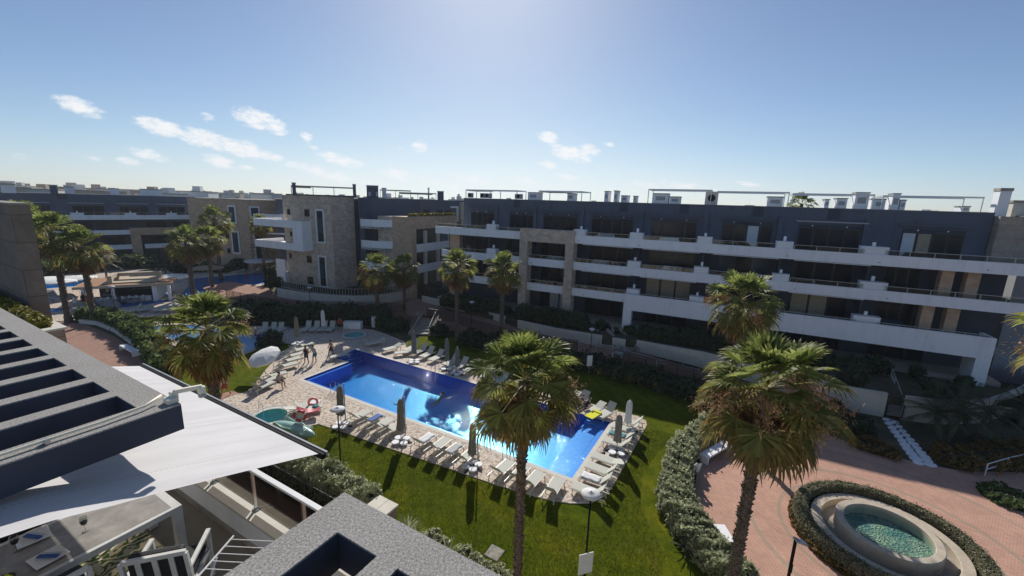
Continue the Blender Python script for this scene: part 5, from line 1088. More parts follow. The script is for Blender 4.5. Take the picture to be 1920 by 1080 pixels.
for k,(x,y) in enumerate([(786,650),(800,655),(816,661),(831,667),(858,675),(875,681),(893,687),(925,697),(950,706)]):
    p=toUV(at(x,y)); put(LP,'sun lounger in the far row along the pool, %s from the left'%num[k],UV(p[0]+.3,p[1]-2.3,Z),TU+math.pi/2+R(random.uniform(-5,5)),'sun loungers in the far row')
for k,(x,y) in enumerate([(527,694),(532,684),(538,675),(546,665),(555,656)]):
    put(LP,'cream sun lounger by the white open parasol, %s from the front of five'%num[k],at(x+32,y-8,Z),math.atan2(*(lambda d:(d.y,d.x))(at(x,y)-at(x+32,y-8)))+0,'cream sun loungers by the white parasol')
for k,(x,y,x2,y2) in enumerate([(478,738,512,722),(484,728,520,712),(500,714,538,704)]):
    put(LP,'cream sun lounger at the left lawn edge, %s from the front'%num[k],at(x2,y2,Z),math.atan2(*(lambda d:(d.y,d.x))(at(x,y)-at(x2,y2))),'cream sun loungers at the left lawn edge')
for k,x in enumerate([484,501,515,568,584,599,614]):
    put(LU,'grey looking upright lounger in shade against the dark hedge, %s from the left'%num[k],at(x,628 if x<530 else 625,Z),TU+R(118),'upright loungers along the shaded hedge')
put(LFL,'sun lounger with yellow towel at the far right corner of the pool',at(1103,783,Z),TU+R(75),'sun loungers at the far right corner')
put(LP,'cream sun lounger facing the pool right of the yellow towel',at(1122,789,Z),TU+R(72),'sun loungers at the far right corner')
put(LFL,'sun lounger with dark backrest left of the yellow towel behind the palm',at(1060,762,Z),TU+R(80),'sun loungers at the far right corner')
put(LP,'sun lounger half hidden by the palm at the far side of the pool',at(1075,766,Z),TU+R(75),'sun loungers at the far right corner')
put(LP,'pink draped sun lounger with cushion beside the grey parasol base',at(604,768,Z),TU-R(125),'loungers by the lifebuoy'); put(LFL,'sun lounger with white towel heap right of the lifebuoy',at(585,762,Z),TU-R(100),'loungers by the lifebuoy')
for x,y,lb in [(618,676,'sun lounger beside the pool steps in dappled shade'),(720,662,'sun lounger in palm shade above the pool, left of two'),(740,668,'sun lounger in palm shade above the pool, right of two'),(688,650,'sun lounger in palm shade near the shaded hot tub')]: put(LFL,lb,at(x,y,Z),TU+R(random.uniform(20,110)),'loungers in the palm shade')
tw=thing('towel','bright yellow towel spread over a lounger by the far pool corner','towel',at(1103,783,Z+.39),TU+R(75)); MB().box(.0,1.2,-.34,.34,.0,.03).box(1.0,1.25,-.32,.32,.03,.09).build('cloth',M['yellow_towel'],tw,bevel=.012)
def towel(label,loc,rz,mat,back=False):
    t=thing('towel',label,'towel',loc,rz,'towels left on the loungers'); m=MB(); n=8; vs=[]
    for i in range(n+1):
        for j in range(5): vs.append((.1+1.05*i/n,-.27+.135*j+.02*math.sin(i*1.7),.012+.018*math.sin(i*1.3+j*2.1)))
    m.add(vs,[(i*5+j,(i+1)*5+j,(i+1)*5+j+1,i*5+j+1) for i in range(n) for j in range(4)]); o=m.build('cloth',M[mat],t,smooth=True); md=o.modifiers.new('thick','SOLIDIFY'); md.thickness=.012
    return t
for lb_,u_,v_,mt_ in (('blue towel on the second lounger of the near row left of the middle parasol',-20.55,18.75,'cloth_blue'),('white towel on the lounger just right of the middle closed parasol',-16.0,18.75,'cloth_white'),('grey towel on a lounger left of the near closed parasol',-13.85,18.75,'towel_grey')): towel(lb_,UV(u_,v_,Z+.385),TU-math.pi/2,mt_)
for lb_,v_,mt_ in (('white towel on the second lounger of the right deck end',19.95,'cloth_white'),('teal towel on the sixth lounger of the right deck end',25.1,'cloth_teal')): towel(lb_,UV(-6.55,v_,Z+.385),TU,mt_)
bgn=thing('beach_bag','dark beach bag on the deck beside the third lounger of the right end','bag',UV(-6.2,22.6,Z),.4); m=MB().add([(-.22,-.1,0),(.22,-.1,0),(.22,.1,0),(-.22,.1,0),(-.26,-.05,.3),(.26,-.05,.3),(.26,.05,.3),(-.26,.05,.3)],[(0,3,2,1),(4,5,6,7),(0,1,5,4),(1,2,6,5),(2,3,7,6),(3,0,4,7)]); m.build('bag_body',M['cushion'],bgn); MB().tube([(-.15,0,.29),(-.1,0,.48),(.1,0,.48),(.15,0,.29)],.012,6).build('strap',M['wood_dark'],bgn)
# left bank of the lazy river: loungers in a row
for k,x in enumerate([234,246,258,285,300,318,410,440,470]):
    y=587 if x<330 else 512; put(LFL if k%2 else LP,'pale lounger on the far terrace beside the long winding pool, %s from the left'%num[k],at(x,y,.0),TU+R(95+random.uniform(-10,10)),'loungers beside the long winding pool')
# ================= PARASOLS =================
def closed(label,loc,h=2.75,mat='canvas_taupe',base=True,twin=False,grp='closed parasols round the pool'):
    t=thing('closed_parasol',label,'parasol',loc,random.uniform(0,1),grp); MB().tube([(0,0,0),(0,0,h+.12)],.025,8).build('pole',M['grey_metal'],t)
    m=MB(); n=16; prof=[(.075,h),(.14,h*.93),(.17,h*.75),(.16,h*.6),(.19,h*.42),(.22,h*.30)]; vs=[]
    for r_,z in prof:
        for i in range(n): a=2*math.pi*i/n; q=r_*(1+.28*(1 if i%2 else -1))*(1+.1*math.sin(3*a+z)); vs.append((q*math.cos(a),q*math.sin(a),z+(.05*math.sin(5*a) if z<h*.35 else 0)))
    fs=[(k*n+i,k*n+(i+1)%n,(k+1)*n+(i+1)%n,(k+1)*n+i) for k in range(len(prof)-1) for i in range(n)]; fs.append(tuple(range(n))); m.add(vs,fs); m.build('folded_canopy',M[mat],t); m=MB().tube([(0,0,h*.55-.03),(0,0,h*.55+.03)],.185,12); m.build('tie_strap',M[mat],t)
    if twin:
        m=MB().tube([(.34,.1,.3),(.34,.1,h+.05)],.04,8); m.bar((.34,.1,.35),(.0,0,.3),.05); m.build('side_mast',M['grey_metal'],t)
    if base:
        m=MB().bar((-.5,-.5,.05),(.5,.5,.05),.07,.05).bar((-.5,.5,.051),(.5,-.5,.051),.07,.05); m.build('cross_base',M['black'],t)
        for x,y in ((.38,0),(-.38,0),(0,.38),(0,-.38)): m=MB().lathe([(.001,.08),(.22,.08),(.24,.1),(.24,.15),(.22,.17),(.001,.17)],(x,y,0),14); m.build('weight',M['white'],t,smooth=False)
    return t
closed('taupe closed parasol with side mast behind the white lamp on the near deck',at(640,800,Z),2.9,twin=True)
closed('taupe closed parasol with side mast, middle one of the near deck',at(752,829,Z),2.9,twin=True)
closed('taupe closed parasol with side mast left of the big palm on the near deck',at(885,876,Z),2.7,twin=True)
closed('greige closed parasol on the right deck end in front of the loungers',at(1156,848,Z),2.5,'canvas_grey')
closed('white closed parasol at the far right corner of the deck',at(1176,808,Z),2.2,'canvas_white')
closed('taupe closed parasol among the far row of loungers',at(838,692,Z),2.8)
closed('tall dark closed parasol in the shade left of the deck hot tub',at(558,646,Z),2.9)
closed('slim white closed parasol among the upright loungers by the hedge',at(607,622,Z),2.5,'canvas_white',False)
closed('taupe closed parasol in palm shade at the top corner of the pool',UV(-25.8,27.65,Z),3.0)
closed('dark closed parasol right of the far row gap',UV(-20.9,27.75,Z),2.4)
def openpar(label,loc,r_=1.3,h=2.3,tilt=(0,0),sides=8,mat='canvas_white',grp='open white parasols'):
    t=thing('open_parasol',label,'parasol',loc,.3,grp); MB().tube([(0,0,0),(0,0,h)],.025,8).build('pole',M['white_clean'],t)
    vs=[(0,0,h+.25)];fs=[]
    for ring,(q,dz) in enumerate(((.35,.2),(.7,.1),(1,-.05),(1,-.22))):
        for i in range(sides*2): a=math.pi*i/sides; s=q*r_*(1 if i%2==0 else .955); vs.append((s*math.cos(a),s*math.sin(a),h+dz))
    n=sides*2
    for i in range(n): fs.append((0,1+i,1+(i+1)%n))
    for k in range(3):
        for i in range(n): fs.append((1+k*n+i,1+(k+1)*n+i,1+(k+1)*n+(i+1)%n,1+k*n+(i+1)%n))
    o=MB().add(vs,fs).build('canopy',M[mat],t); o.rotation_euler=(tilt[0],tilt[1],0)
    for k in range(sides): a=2*math.pi*k/sides; MB().bar((0,0,h-.1),(r_*.75*math.cos(a),r_*.75*math.sin(a),h+.06),.02).build('rib',M['white_clean'],t).rotation_euler=(tilt[0],tilt[1],0)
    MB().lathe([(.001,.0),(.28,.0),(.28,.08),(.001,.1)],n=14).build('base',M['concrete'],t); return t
op=openpar('white open parasol with small printed emblem tilted over the left loungers',at(514,699,Z),1.3,1.95,(R(16),R(-16)),5)
# small printed emblem on the canopy, a grey bow shaped mark
m=MB().box(-.16,-.03,-.02,.03,0,.006).box(.03,.16,-.02,.03,0,.006).box(-.03,.03,-.05,.05,0,.006); o=m.build('emblem',M['cushion'],op); o.location=(.0,-.50,2.02); o.rotation_euler=(R(24),R(-14),.1)
for x,y,r_,lb in [(88,556,2.4,'white open parasol left of the two left palms'),(150,552,2.2,'white open parasol between the two left palm trunks'),(327,548,2.3,'white open parasol touching the right side of the bar'),(392,528,2.4,'beige open parasol in the greenery right of the palms'),(488,512,2.6,'white open parasol on the upper terrace by the winding pool'),(118,560,1.8,'smaller white open parasol in front of the left umbrellas')]:
    openpar(lb,at(x,y,0),r_,2.5,mat='canvas_white' if 'beige' not in lb else 'curtain')
# ================= LAMPS, SIGNS, SMALL THINGS =================
def lamp(label,loc,h=4.0,r_=.38,grp='dish topped garden lamps',sign=False):
    t=thing('street_lamp',label,'lamp post',loc,0,grp); MB().tube([(0,0,0),(0,0,.7),(0,0,.72),(0,0,h-.25)],[.06,.06,.04,.035],10).build('pole',M['black'],t,smooth=True)
    MB().lathe([(.03,h-.3),(.07,h-.25),(r_*.75,h-.06),(.05,h-.06)],n=20).build('diffuser',M['grey_metal'],t,smooth=True)
    MB().lathe([(r_*.75,h-.055),(r_,h-.04),(r_,h-.02),(r_*.6,h+.05),(.04,h+.08),(.03,h+.12),(.001,h+.12)],n=28).build('dish_cap',M['cloth_white'],t,smooth=True); return t
lamp('black garden lamp with white dish cap on the near lawn left of the pool',at(640,888,0),3.9)
l2=far(1108,925,14.2); lamp('black garden lamp with grey dish cap below the right corner of the deck',(l2.x,l2.y,0),l2.z,.36)
for x,y,h,lb in [(884,622,3.6,'garden lamp beside the walkway palms left of the stone portal'),(1107,662,2.6,'garden lamp on the ramp below the stone portal'),(583,585,3.3,'thin garden lamp on the walkway below the stone tower'),(220,604,4.2,'thin dark garden lamp on the small lawn in front of the bar'),(1302,905,1.1,'short white headed garden bollard light at the plaza hedge')]: lamp(lb,at(x,y,.0),h,.32 if h>2 else .12)
sb=thing('information_board','pale blank information board on thin legs standing behind the near lamp','sign',(l2.x-.05,l2.y-.25,0),R(18)); MB().box(-.3,.3,-.015,.015,1.05,1.95).build('panel',M['canvas_white'],sb); MB().box(-.22,-.18,.016,.04,0,1.9).box(.18,.22,.016,.04,0,1.9).build('leg',M['grey_metal'],sb)
s2=thing('information_board','small white notice board on the planting in front of the ramp','sign',at(1104,700,0),R(10)); MB().box(-.25,.25,-.02,.02,.7,1.7).build('panel',M['canvas_white'],s2); MB().box(-.03,.03,.021,.05,0,1.6).build('leg',M['grey_metal'],s2)
pl_=thing('path_light','black flood lamp post with pale glass head at the bottom of the plaza','lamp post',far(1492,1012,14.0),R(0)); b_z=pl_.location.z; MB().tube([(0,0,-b_z),(0,0,0)],.045,10).build('pole',M['black'],pl_); MB().box(-.04,.04,-.05,.02,-1.15,-.85).build('side_box',M['black'],pl_); o=MB().box(-.03,.36,-.1,.1,-.03,.03).box(.0,.05,-.03,.03,.03,.06).build('lamp_head',M['grey_metal'],pl_,bevel=.01); o.rotation_euler=(0,R(22),0); o=MB().box(.08,.33,-.08,.08,.031,.036).build('glass',M['canvas_white'],pl_); o.rotation_euler=(0,R(22),0)
def bench(label,a,b,z=0,name='bench'):
    a=Vector(a);b=Vector(b); d=b-a; t=thing(name,label,'bench',a,math.atan2(d.y,d.x),'white slab benches'); L_=d.length
    MB().box(0,L_,-.28,.28,.40,.50).build('seat',M['white'],t,bevel=.01)
    for x in (.0,L_-.1): MB().box(x,x+.1,-.279,.279,0,.399).build('leg',M['white'],t)
    return t
bench('white slab bench by the plaza hedge with small items left on it',at(1318,868,0),at(1362,842,0)); bench('white slab bench half hidden behind the plaza hedge',at(1345,1000,0),at(1378,1058,0)); bench('pale slab bench on the red brick path at the left',at(232,655,0),at(256,668,0)); bench('pale slab bench against the ramp wall',at(1150,668,.5),at(1166,672,.5))
for k,(x,y) in enumerate([(1330,852),(1343,846)]): t=thing('paper_cup','small white cup on the plaza bench, %s of two'%('left','right')[k],'cup',at(x,y,.505)+Vector((.12,.1,0)),0); MB().lathe([(.001,0),(.03,0),(.04,.11),(.036,.11),(.028,.01)],n=12).build('cup',M['canvas_white'],t)
bn=thing('litter_bin','white concrete litter bin left of the plaza bench','bin',at(1297,880,0),.3); MB().add([(-.28,-.28,0),(.28,-.28,0),(.28,.28,0),(-.28,.28,0),(-.36,-.36,.6),(.36,-.36,.6),(.36,.36,.6),(-.36,.36,.6)],[(0,3,2,1),(0,1,5,4),(1,2,6,5),(2,3,7,6),(3,0,4,7)]).build('body',M['white'],bn); MB().box(-.33,.33,-.33,.33,.52,.56).build('soil',M['soil'],bn)
nq=rng.uniform((-.3,-.3,.55),(.3,.3,.95),(260,3)); npmesh('plants',leafquads(nq,np.tile([0,0,1.],(260,1)),.12),M['hedge_dark'],bn); bn.name='plant_pot'; bn['label']='white square concrete pot with dark plant left of the plaza bench'; bn['category']='plant pot'
ht=thing('manhole_cover','square concrete inspection cover set in the near lawn','manhole cover',at(927,1037,-.02),TU); MB().box(-.3,.3,-.3,.3,0,.035).build('cover',M['concrete'],ht); MB().box(-.33,.33,-.33,.33,0,.028).build('frame',M['grey_wall'],ht)
# lifebuoy on post
lbp=thing('lifebuoy_stand','red and white lifebuoy hanging on a pole beside the hot tub','lifebuoy',at(566,815,Z),R(10)); MB().tube([(0,0,0),(0,0,1.75)],.03,8).build('pole',M['grey_metal'],lbp)
m=MB(); V_=[];F_=[]
def torus(R_,r_,c,seg,a0,a1,n2=8):
    m=MB(); vs=[]
    for i in range(seg+1):
        a=a0+(a1-a0)*i/seg
        for j in range(n2): b=2*math.pi*j/n2; q=R_+r_*math.cos(b); vs.append((c[0]+q*math.cos(a),c[1]+r_*math.sin(b),c[2]+q*math.sin(a)))
    return m.add(vs,[(i*n2+j,i*n2+(j+1)%n2,(i+1)*n2+(j+1)%n2,(i+1)*n2+j) for i in range(seg) for j in range(n2)])
torus(.33,.075,(0,-.1,1.35),28,0,2*math.pi).build('ring',M['red'],lbp,smooth=True)
for a in (0.3,1.87,3.44,5.01): torus(.33,.08,(0,-.1,1.35),4,a,a+.35).build('white_band',M['cloth_white'],lbp,smooth=True)
MB().box(-.3,.3,-.03,-.0,1.0,1.7).build('back_board',M['cloth_white'],lbp)
lb2=thing('lifebuoy_stand','orange lifebuoy on a post at the far left beside the stone wall','lifebuoy',at(54,556,0),0); MB().tube([(0,0,0),(0,0,2.4)],.04,8).build('pole',M['grey_metal'],lb2); torus(.5,.13,(0,-.1,2.2),24,0,2*math.pi).build('ring',M['red'],lb2,smooth=True)
# water slide by the deck
sl_=thing('water_slide','pale teal curved tube slide lying at the near deck edge beside the hot tub','water slide',at(560,822,Z),TU+R(8))
m=MB(); n=14; vs=[]
for i in range(n+1):
    x=-1.6+2.4*i/n; z=.25+.25*(1-i/n)
    for j in range(11): a=math.pi*(1.0+j/10); vs.append((x,.42*math.cos(a),z+.45+.42*math.sin(a)+.05*math.sin(i)))
m.add(vs,[(i*11+j,(i+1)*11+j,(i+1)*11+j+1,i*11+j+1) for i in range(n) for j in range(10)]); o=m.build('chute',M['teal'],sl_,smooth=True); sm=o.modifiers.new('solid','SOLIDIFY'); sm.thickness=.04
MB().lathe([(.40*math.sin(q)*1.0,1.7*math.cos(q)) for q in np.linspace(0.05,3.09,14)],(0,0,0),18).build('tube_cover',M['teal'],sl_,smooth=True).rotation_euler=(0,R(90),0)
sl_.children[-1].location=(-.35,0,.55); MB().box(.75,.8,-.25,.25,.35,.85).build('notice',M['cloth_white'],sl_); MB().box(-1.2,-1.0,-.3,.3,0,.3).box(.3,.5,-.3,.3,0,.3).build('support',M['concrete'],sl_)
fr_=thing('pool_float','round red and white inflatable ring leaning on a lounger near the lifebuoy','inflatable ring',at(587,757,.45),.4); torus(.28,.08,(0,0,.12),20,0,2*math.pi).build('ring',M['pink'],fr_,smooth=True)
fq=thing('pool_float','pink inflatable mattress lying on a lounger near the lifebuoy','inflatable mattress',at(602,768,.45),TU-R(125)+.0); m=MB()
for k in range(5): m.tube([(.1,-.26+.13*k,.06),(.9,-.26+.13*k,.04),(1.5,-.26+.13*k,.35)],.07,8)
m.build('mattress',M['pink'],fq,smooth=True)
tt=thing('side_table','small white table heaped with towels between the two lounger beds','table',at(592,764,Z),0); MB().box(-.3,.3,-.3,.3,.42,.46).build('table_top',M['white_clean'],tt)
for x in (-.25,.25):
    for y in (-.25,.25): MB().box(x-.02,x+.02,y-.02,y+.02,0,.42).build('leg',M['white_clean'],tt)
tv=thing('towel','heap of blue and white towels on the small white table','towel',at(592,764,Z+.47),.5); MB().lathe([(.26,0),(.24,.08),(.14,.16),(.001,.18)],n=9).build('cloth',M['cloth_teal'],tv); 
wb=thing('storage_box','white box bench behind the person in red on the shaded deck','box',at(644,616,Z),TU+R(28)); MB().box(0,2.0,0,.7,0,.75).build('body',M['white'],wb); MB().box(-.03,2.03,-.03,.73,.751,.8).build('lid',M['white_clean'],wb)
bd=thing('waste_bin','white narrow bin in front of the hedge above the deck','bin',at(701,613,Z),0); MB().lathe([(.001,0),(.25,0),(.27,1.2),(.001,1.2)],n=14).build('body',M['cloth_white'],bd); MB().lathe([(.28,1.2),(.28,1.3),(.001,1.34)],n=14).build('lid',M['grey_metal'],bd)
bp_=thing('stone_pillar','pair of pale stone block caps rising behind the pergola corner','pillar',UV(-12.9,11.5,0),TU); MB().box(-.55,.55,-.45,.45,0,1.35).build('pillar',M['stone_pillar'],bp_); MB().box(-.6,-.01,-.5,.5,1.35,1.45).box(.01,.6,-.5,.5,1.35,1.45).build('cap_block',M['cream'],bp_)
# bar kiosk
bk=thing('bar_kiosk','low bar pavilion with orange flat roof and beige roof frame beside the winding pool','bar',at(250,562,0),math.atan2((at(300,559)-at(190,566)).y,(at(300,559)-at(190,566)).x))
B(bk,'roof',M['terracotta'],(-8.5,8,-3,6,3.05,3.3)); B(bk,'roof_fascia',M['beige_roof'],(-8.6,8.1,-3.12,-3.001,2.95,3.4),(-8.6,-8.501,-3,6,2.95,3.4)); B(bk,'roof_deck',M['beige_roof'],(-4.5,5,-1,4.5,3.302,3.5)); B(bk,'roof_frame',M['beige_roof'],(-3.6,5.0,2.2,3.0,4.1,4.7),(-3.6,-2.8,2.2,3.0,3.501,4.1),(4.2,5.0,2.2,3,3.501,4.1),(-3.6,-2.8,-1,2.19,4.1,4.7),(-3.6,-2.8,-1,-.2,3.501,4.1))
for x in (-7.5,-2.6,4.4,7.2): B(bk,'column',M['white'],(x,x+.5,-2.6,-2.1,0,3.04))
B(bk,'rear_wall',M['dark'],(-7,5,3.5,4,0,3.04)); B(bk,'counter',M['white'],(-7,-3.4,-1.8,-1.2,0,1.1),(-1.5,3.8,-1.8,-1.2,0,1.05)); B(bk,'counter_top',M['wood_dark'],(-7.1,-3.3,-1.9,-1.1,1.101,1.16),(-1.6,3.9,-1.9,-1.1,1.051,1.11)); B(bk,'shelf',M['white_clean'],(-1,3.6,3.1,3.49,1.4,1.46),(-1,3.6,3.1,3.49,2.0,2.06)); B(bk,'end_wall',M['white'],(4.91,5.2,-2.5,4,0,3.04))
bk.scale=(.6,.8,.76)
for k in range(9):
    t=thing('bar_stool','white bar stool along the bar counter, %s from the left'%num[k],'stool',bk.matrix_world@Vector((0,0,0)),0,'bar stools'); p=Vector((-4.0+k*.72,-2.1,0)); c,s=math.cos(bk.rotation_euler[2]),math.sin(bk.rotation_euler[2]); t.location=(bk.location.x+p.x*c-p.y*s,bk.location.y+p.x*s+p.y*c,.0); MB().box(-.18,.18,-.18,.18,.72,.78).build('seat',M['cloth_white'],t); MB().box(-.03,.03,-.03,.03,0,.719).build('leg',M['steel'],t); MB().box(-.18,.18,-.2,-.17,.781,1.05).build('backrest',M['cloth_white'],t)
rk=thing('rockery','dark rock ledge garden in the pool left of the bar','rockery',at(100,575,0),0); m=MB(); rr=random.Random(4)
for k in range(34):
    x=rr.uniform(-7,8);y=rr.uniform(-3,5); s=rr.uniform(.4,1.1); m.add([(x+s*rr.uniform(.7,1.2)*math.cos(a)*1.3,y+s*math.sin(a),0) for a in np.linspace(0,5.2,6)]+[(x+s*.7*math.cos(a+.3)*1.2,y+s*.7*math.sin(a+.2),s*rr.uniform(.4,.9)) for a in np.linspace(0,5.2,6)],[(0,1,7,6),(1,2,8,7),(2,3,9,8),(3,4,10,9),(4,5,11,10),(5,0,6,11),(6,7,8,9,10,11)])
m.build('rocks',M['grey_wall'],rk)
# ================= HEDGES AND PLANTING =================
sweep_hedge('hedge','bushy grey green hedge curving between the lawn and the brick plaza',P([(1400,786),(1338,810),(1286,852),(1266,905),(1271,965),(1300,1018),(1352,1072),(1410,1135)]),1.4,1.05,0,'hedge_grey',.09,1000,lump=.22)
sweep_hedge('hedge','green hedge with dark fence on its near side below the awning',[tuple(UV(u,v)[:2]) for u,v in ((-32,12.2),(-26,12.0),(-20,11.9),(-13.4,11.85))],1.15,1.45,0,'hedge_grey',.08,900,lump=.25)
sweep_hedge('hedge','clipped circular hedge ring round the fountain',circ(FC,3.30,16),.56,.7,0,'ring_hedge',.05,1300,closed=True,lump=.05)
sweep_hedge('hedge','dark green hedge curving along the red brick path at the left',P([(150,597),(185,601),(222,611),(250,627),(278,650),(300,680),(318,712)]),1.6,1.3,0,'hedge',.18,120,lump=.3)
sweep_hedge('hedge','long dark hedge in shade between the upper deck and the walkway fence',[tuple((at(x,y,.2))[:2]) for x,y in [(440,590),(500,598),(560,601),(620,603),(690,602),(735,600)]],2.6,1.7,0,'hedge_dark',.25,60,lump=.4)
sweep_hedge('hedge','dark hedge row behind the garden wall left of the stone portal',[locb(s,-2.2,0)[:2] for s in (.5,3,6,9.5)],1.5,1.4,1.4,'hedge_dark',.2,90)
sweep_hedge('hedge','dark hedge row behind the garden wall in front of the stone portal',[locb(s,-2.4,0)[:2] for s in (11.5,14,17,20.5)],1.6,1.5,1.4,'hedge_dark',.2,90)
sweep_hedge('hedge','dark hedge row inside the white portal terrace',[locb(s,-1.9,0)[:2] for s in (25.5,30,36,42,45)],1.5,1.1,1.4,'hedge_dark',.2,80)
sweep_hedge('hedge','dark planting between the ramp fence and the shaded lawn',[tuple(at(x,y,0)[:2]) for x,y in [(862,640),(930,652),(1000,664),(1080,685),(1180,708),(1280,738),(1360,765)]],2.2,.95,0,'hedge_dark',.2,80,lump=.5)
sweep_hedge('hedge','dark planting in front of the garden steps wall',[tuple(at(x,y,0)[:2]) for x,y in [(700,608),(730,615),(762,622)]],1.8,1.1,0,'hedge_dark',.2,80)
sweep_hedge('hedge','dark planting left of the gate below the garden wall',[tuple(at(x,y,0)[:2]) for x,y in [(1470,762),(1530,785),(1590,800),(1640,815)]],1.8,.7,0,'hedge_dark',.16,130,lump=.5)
sweep_hedge('flower_bed','bed of orange and green ground cover left of the stepping stones',P([(1592,828),(1630,842),(1690,858)]),1.3,.4,0,'orange_flower',.10,300,lump=.5)
sweep_hedge('flower_bed','wide orange flowering ground cover right of the stepping stones',P([(1762,868),(1810,866),(1860,862),(1950,850)]),2.0,.55,0,'orange_flower',.10,260,lump=.5)
sweep_hedge('flower_bed','low dark green ground cover island at the right edge of the plaza',P([(1838,925),(1880,935),(1950,955)]),2.0,.35,0,'hedge',.09,320,lump=.4)
for o in bpy.data.objects:
    if o.name.startswith('flower_bed'): o['category']='flower bed'
sweep_hedge('flower_bed','orange and red flowers in the strip outside the fountain hedge',[(FC[0]+3.64*math.cos(a),FC[1]+3.64*math.sin(a)) for a in np.linspace(2.3,4.4,7)],.22,.2,0,'orange_flower',.07,900,lump=.6)['category']='flower bed'
rq=random.Random(9)
# shaded lawn corner behind pool: yellow green cushions
for k,(x,y) in enumerate([(1085,692),(1122,702),(1155,710),(1180,716),(1205,722),(1235,732),(1280,744)]): bush('round_shrub','round yellow green cushion shrub edging the shaded lawn, %s from the left'%ordinal(k),at(x,y,0),.55,.75,'yellow_shrub',.12,420,'yellow green cushion shrubs on the shaded lawn edge')
# near bottom planting
def agave(label,loc,r_=.6,n=26,mat='hedge_grey',grp=None,h=.7):
    t=thing('spiky_plant',label,'plant',loc,rq.uniform(0,6),grp); V=[]
    for i in range(n):
        a=i*2.4; el=rq.uniform(.25,1.25); L_=r_*rq.uniform(.7,1.15); d=np.array([math.cos(a)*math.cos(el),math.sin(a)*math.cos(el),math.sin(el)]); s=np.array([-math.sin(a),math.cos(a),0])*.035; p0=np.array([0,0,.05]); p1=p0+d*L_*.6; p2=p0+d*L_+np.array([0,0,-.08]); V+=[[p0-s,p0+s,p1+s,p1-s],[p1-s,p1+s,p2+s*.05,p2-s*.05]]
    npmesh('leaves',V,M[mat],t); MB().lathe([(.001,0),(.09,0),(.07,.15),(.001,.18)],n=8).build('stem',M['wood_dark'],t); return t
for k,(u,v,s) in enumerate([(-12.0,12.2,.9),(-11.4,12.0,.7),(-9.6,12.1,.8),(-9.0,12.0,.6),(-10.4,11.8,.6)]): agave('spiky grey green plant in the border below the near lawn, %s from the left'%['first','second','fourth','fifth','third'][k],UV(u,v,0),s)
YU=[-10.7,-10.15,-8.3,-7.7,-7.1,-6.6,-6.0,-8.9,-5.2,-4.5]
for k,(u,v) in enumerate([(-10.7,12.3),(-10.15,12.25),(-8.3,12.3),(-7.7,12.2),(-7.1,12.3),(-6.6,12.3),(-6.0,12.25),(-8.9,12.4),(-5.2,12.2),(-4.5,12.3)]): bush('flowering_shrub','yellow flowering shrub in the border below the near lawn, %s planted from the left'%ordinal(sorted(YU).index(u)),UV(u,v,0),.42,.6,'hedge_grey',.09,420,'yellow flowering shrubs in the near border','shrub','yellow_flower')
for k,(x,y,m_,lb) in enumerate([(1243,958,'yellow_flower','small orange yellow flower clump on the lawn side of the plaza hedge'),(1240,935,'yellow_flower','smaller yellow flower clump higher up on the lawn side of the plaza hedge'),(1325,1065,'red_flower','shrub with a single red bloom at the foot of the plaza hedge')]): bush('flowering_shrub',lb,at(x,y,0),.4,.55,'hedge_grey',.09,380,None,'shrub',m_)
agave('dark spiky palm like shrub in front of the plaza hedge',at(1290,1030,0),1.1,60,'hedge_dark')
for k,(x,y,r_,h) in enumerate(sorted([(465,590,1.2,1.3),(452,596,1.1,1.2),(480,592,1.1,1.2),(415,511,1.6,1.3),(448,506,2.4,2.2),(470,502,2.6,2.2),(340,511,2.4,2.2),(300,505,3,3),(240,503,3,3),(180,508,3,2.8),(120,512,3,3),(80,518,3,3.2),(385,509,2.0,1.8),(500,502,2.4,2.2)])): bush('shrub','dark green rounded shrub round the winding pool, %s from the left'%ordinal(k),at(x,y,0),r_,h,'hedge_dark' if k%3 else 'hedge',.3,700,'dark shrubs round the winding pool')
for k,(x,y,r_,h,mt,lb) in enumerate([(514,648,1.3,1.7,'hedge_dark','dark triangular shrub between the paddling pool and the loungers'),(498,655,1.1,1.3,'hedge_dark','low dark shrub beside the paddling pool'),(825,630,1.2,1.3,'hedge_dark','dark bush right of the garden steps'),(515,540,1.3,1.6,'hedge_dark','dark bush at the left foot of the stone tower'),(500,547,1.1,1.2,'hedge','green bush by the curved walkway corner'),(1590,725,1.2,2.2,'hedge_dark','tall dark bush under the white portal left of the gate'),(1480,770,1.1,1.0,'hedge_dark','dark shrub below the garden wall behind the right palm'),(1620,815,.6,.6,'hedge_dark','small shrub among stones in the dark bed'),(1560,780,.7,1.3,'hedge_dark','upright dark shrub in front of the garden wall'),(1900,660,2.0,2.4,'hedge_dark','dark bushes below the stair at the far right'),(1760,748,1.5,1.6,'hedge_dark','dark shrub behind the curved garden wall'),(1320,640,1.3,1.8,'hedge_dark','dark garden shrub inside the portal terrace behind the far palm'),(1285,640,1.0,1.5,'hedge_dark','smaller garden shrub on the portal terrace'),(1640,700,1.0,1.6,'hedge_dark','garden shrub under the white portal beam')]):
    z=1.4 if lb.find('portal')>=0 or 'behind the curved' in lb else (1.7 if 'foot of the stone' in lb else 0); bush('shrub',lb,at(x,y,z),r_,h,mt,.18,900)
for k,(x,y,h) in enumerate([(500,524,2.6),(508,527,2.4),(516,528,2.8)]): bush('conifer_shrub','slim upright cypress shrub beside the stone tower corner, %s from the left'%ordinal(k),at(x,y,1.2),.5,h,'hedge_dark',.16,420,'slim upright shrubs by the tower')
bush('flowering_shrub','orange flowering shrub behind the upright loungers',at(556,613,0),.9,1.1,'hedge_dark',.16,500,None,'shrub','orange_flower')
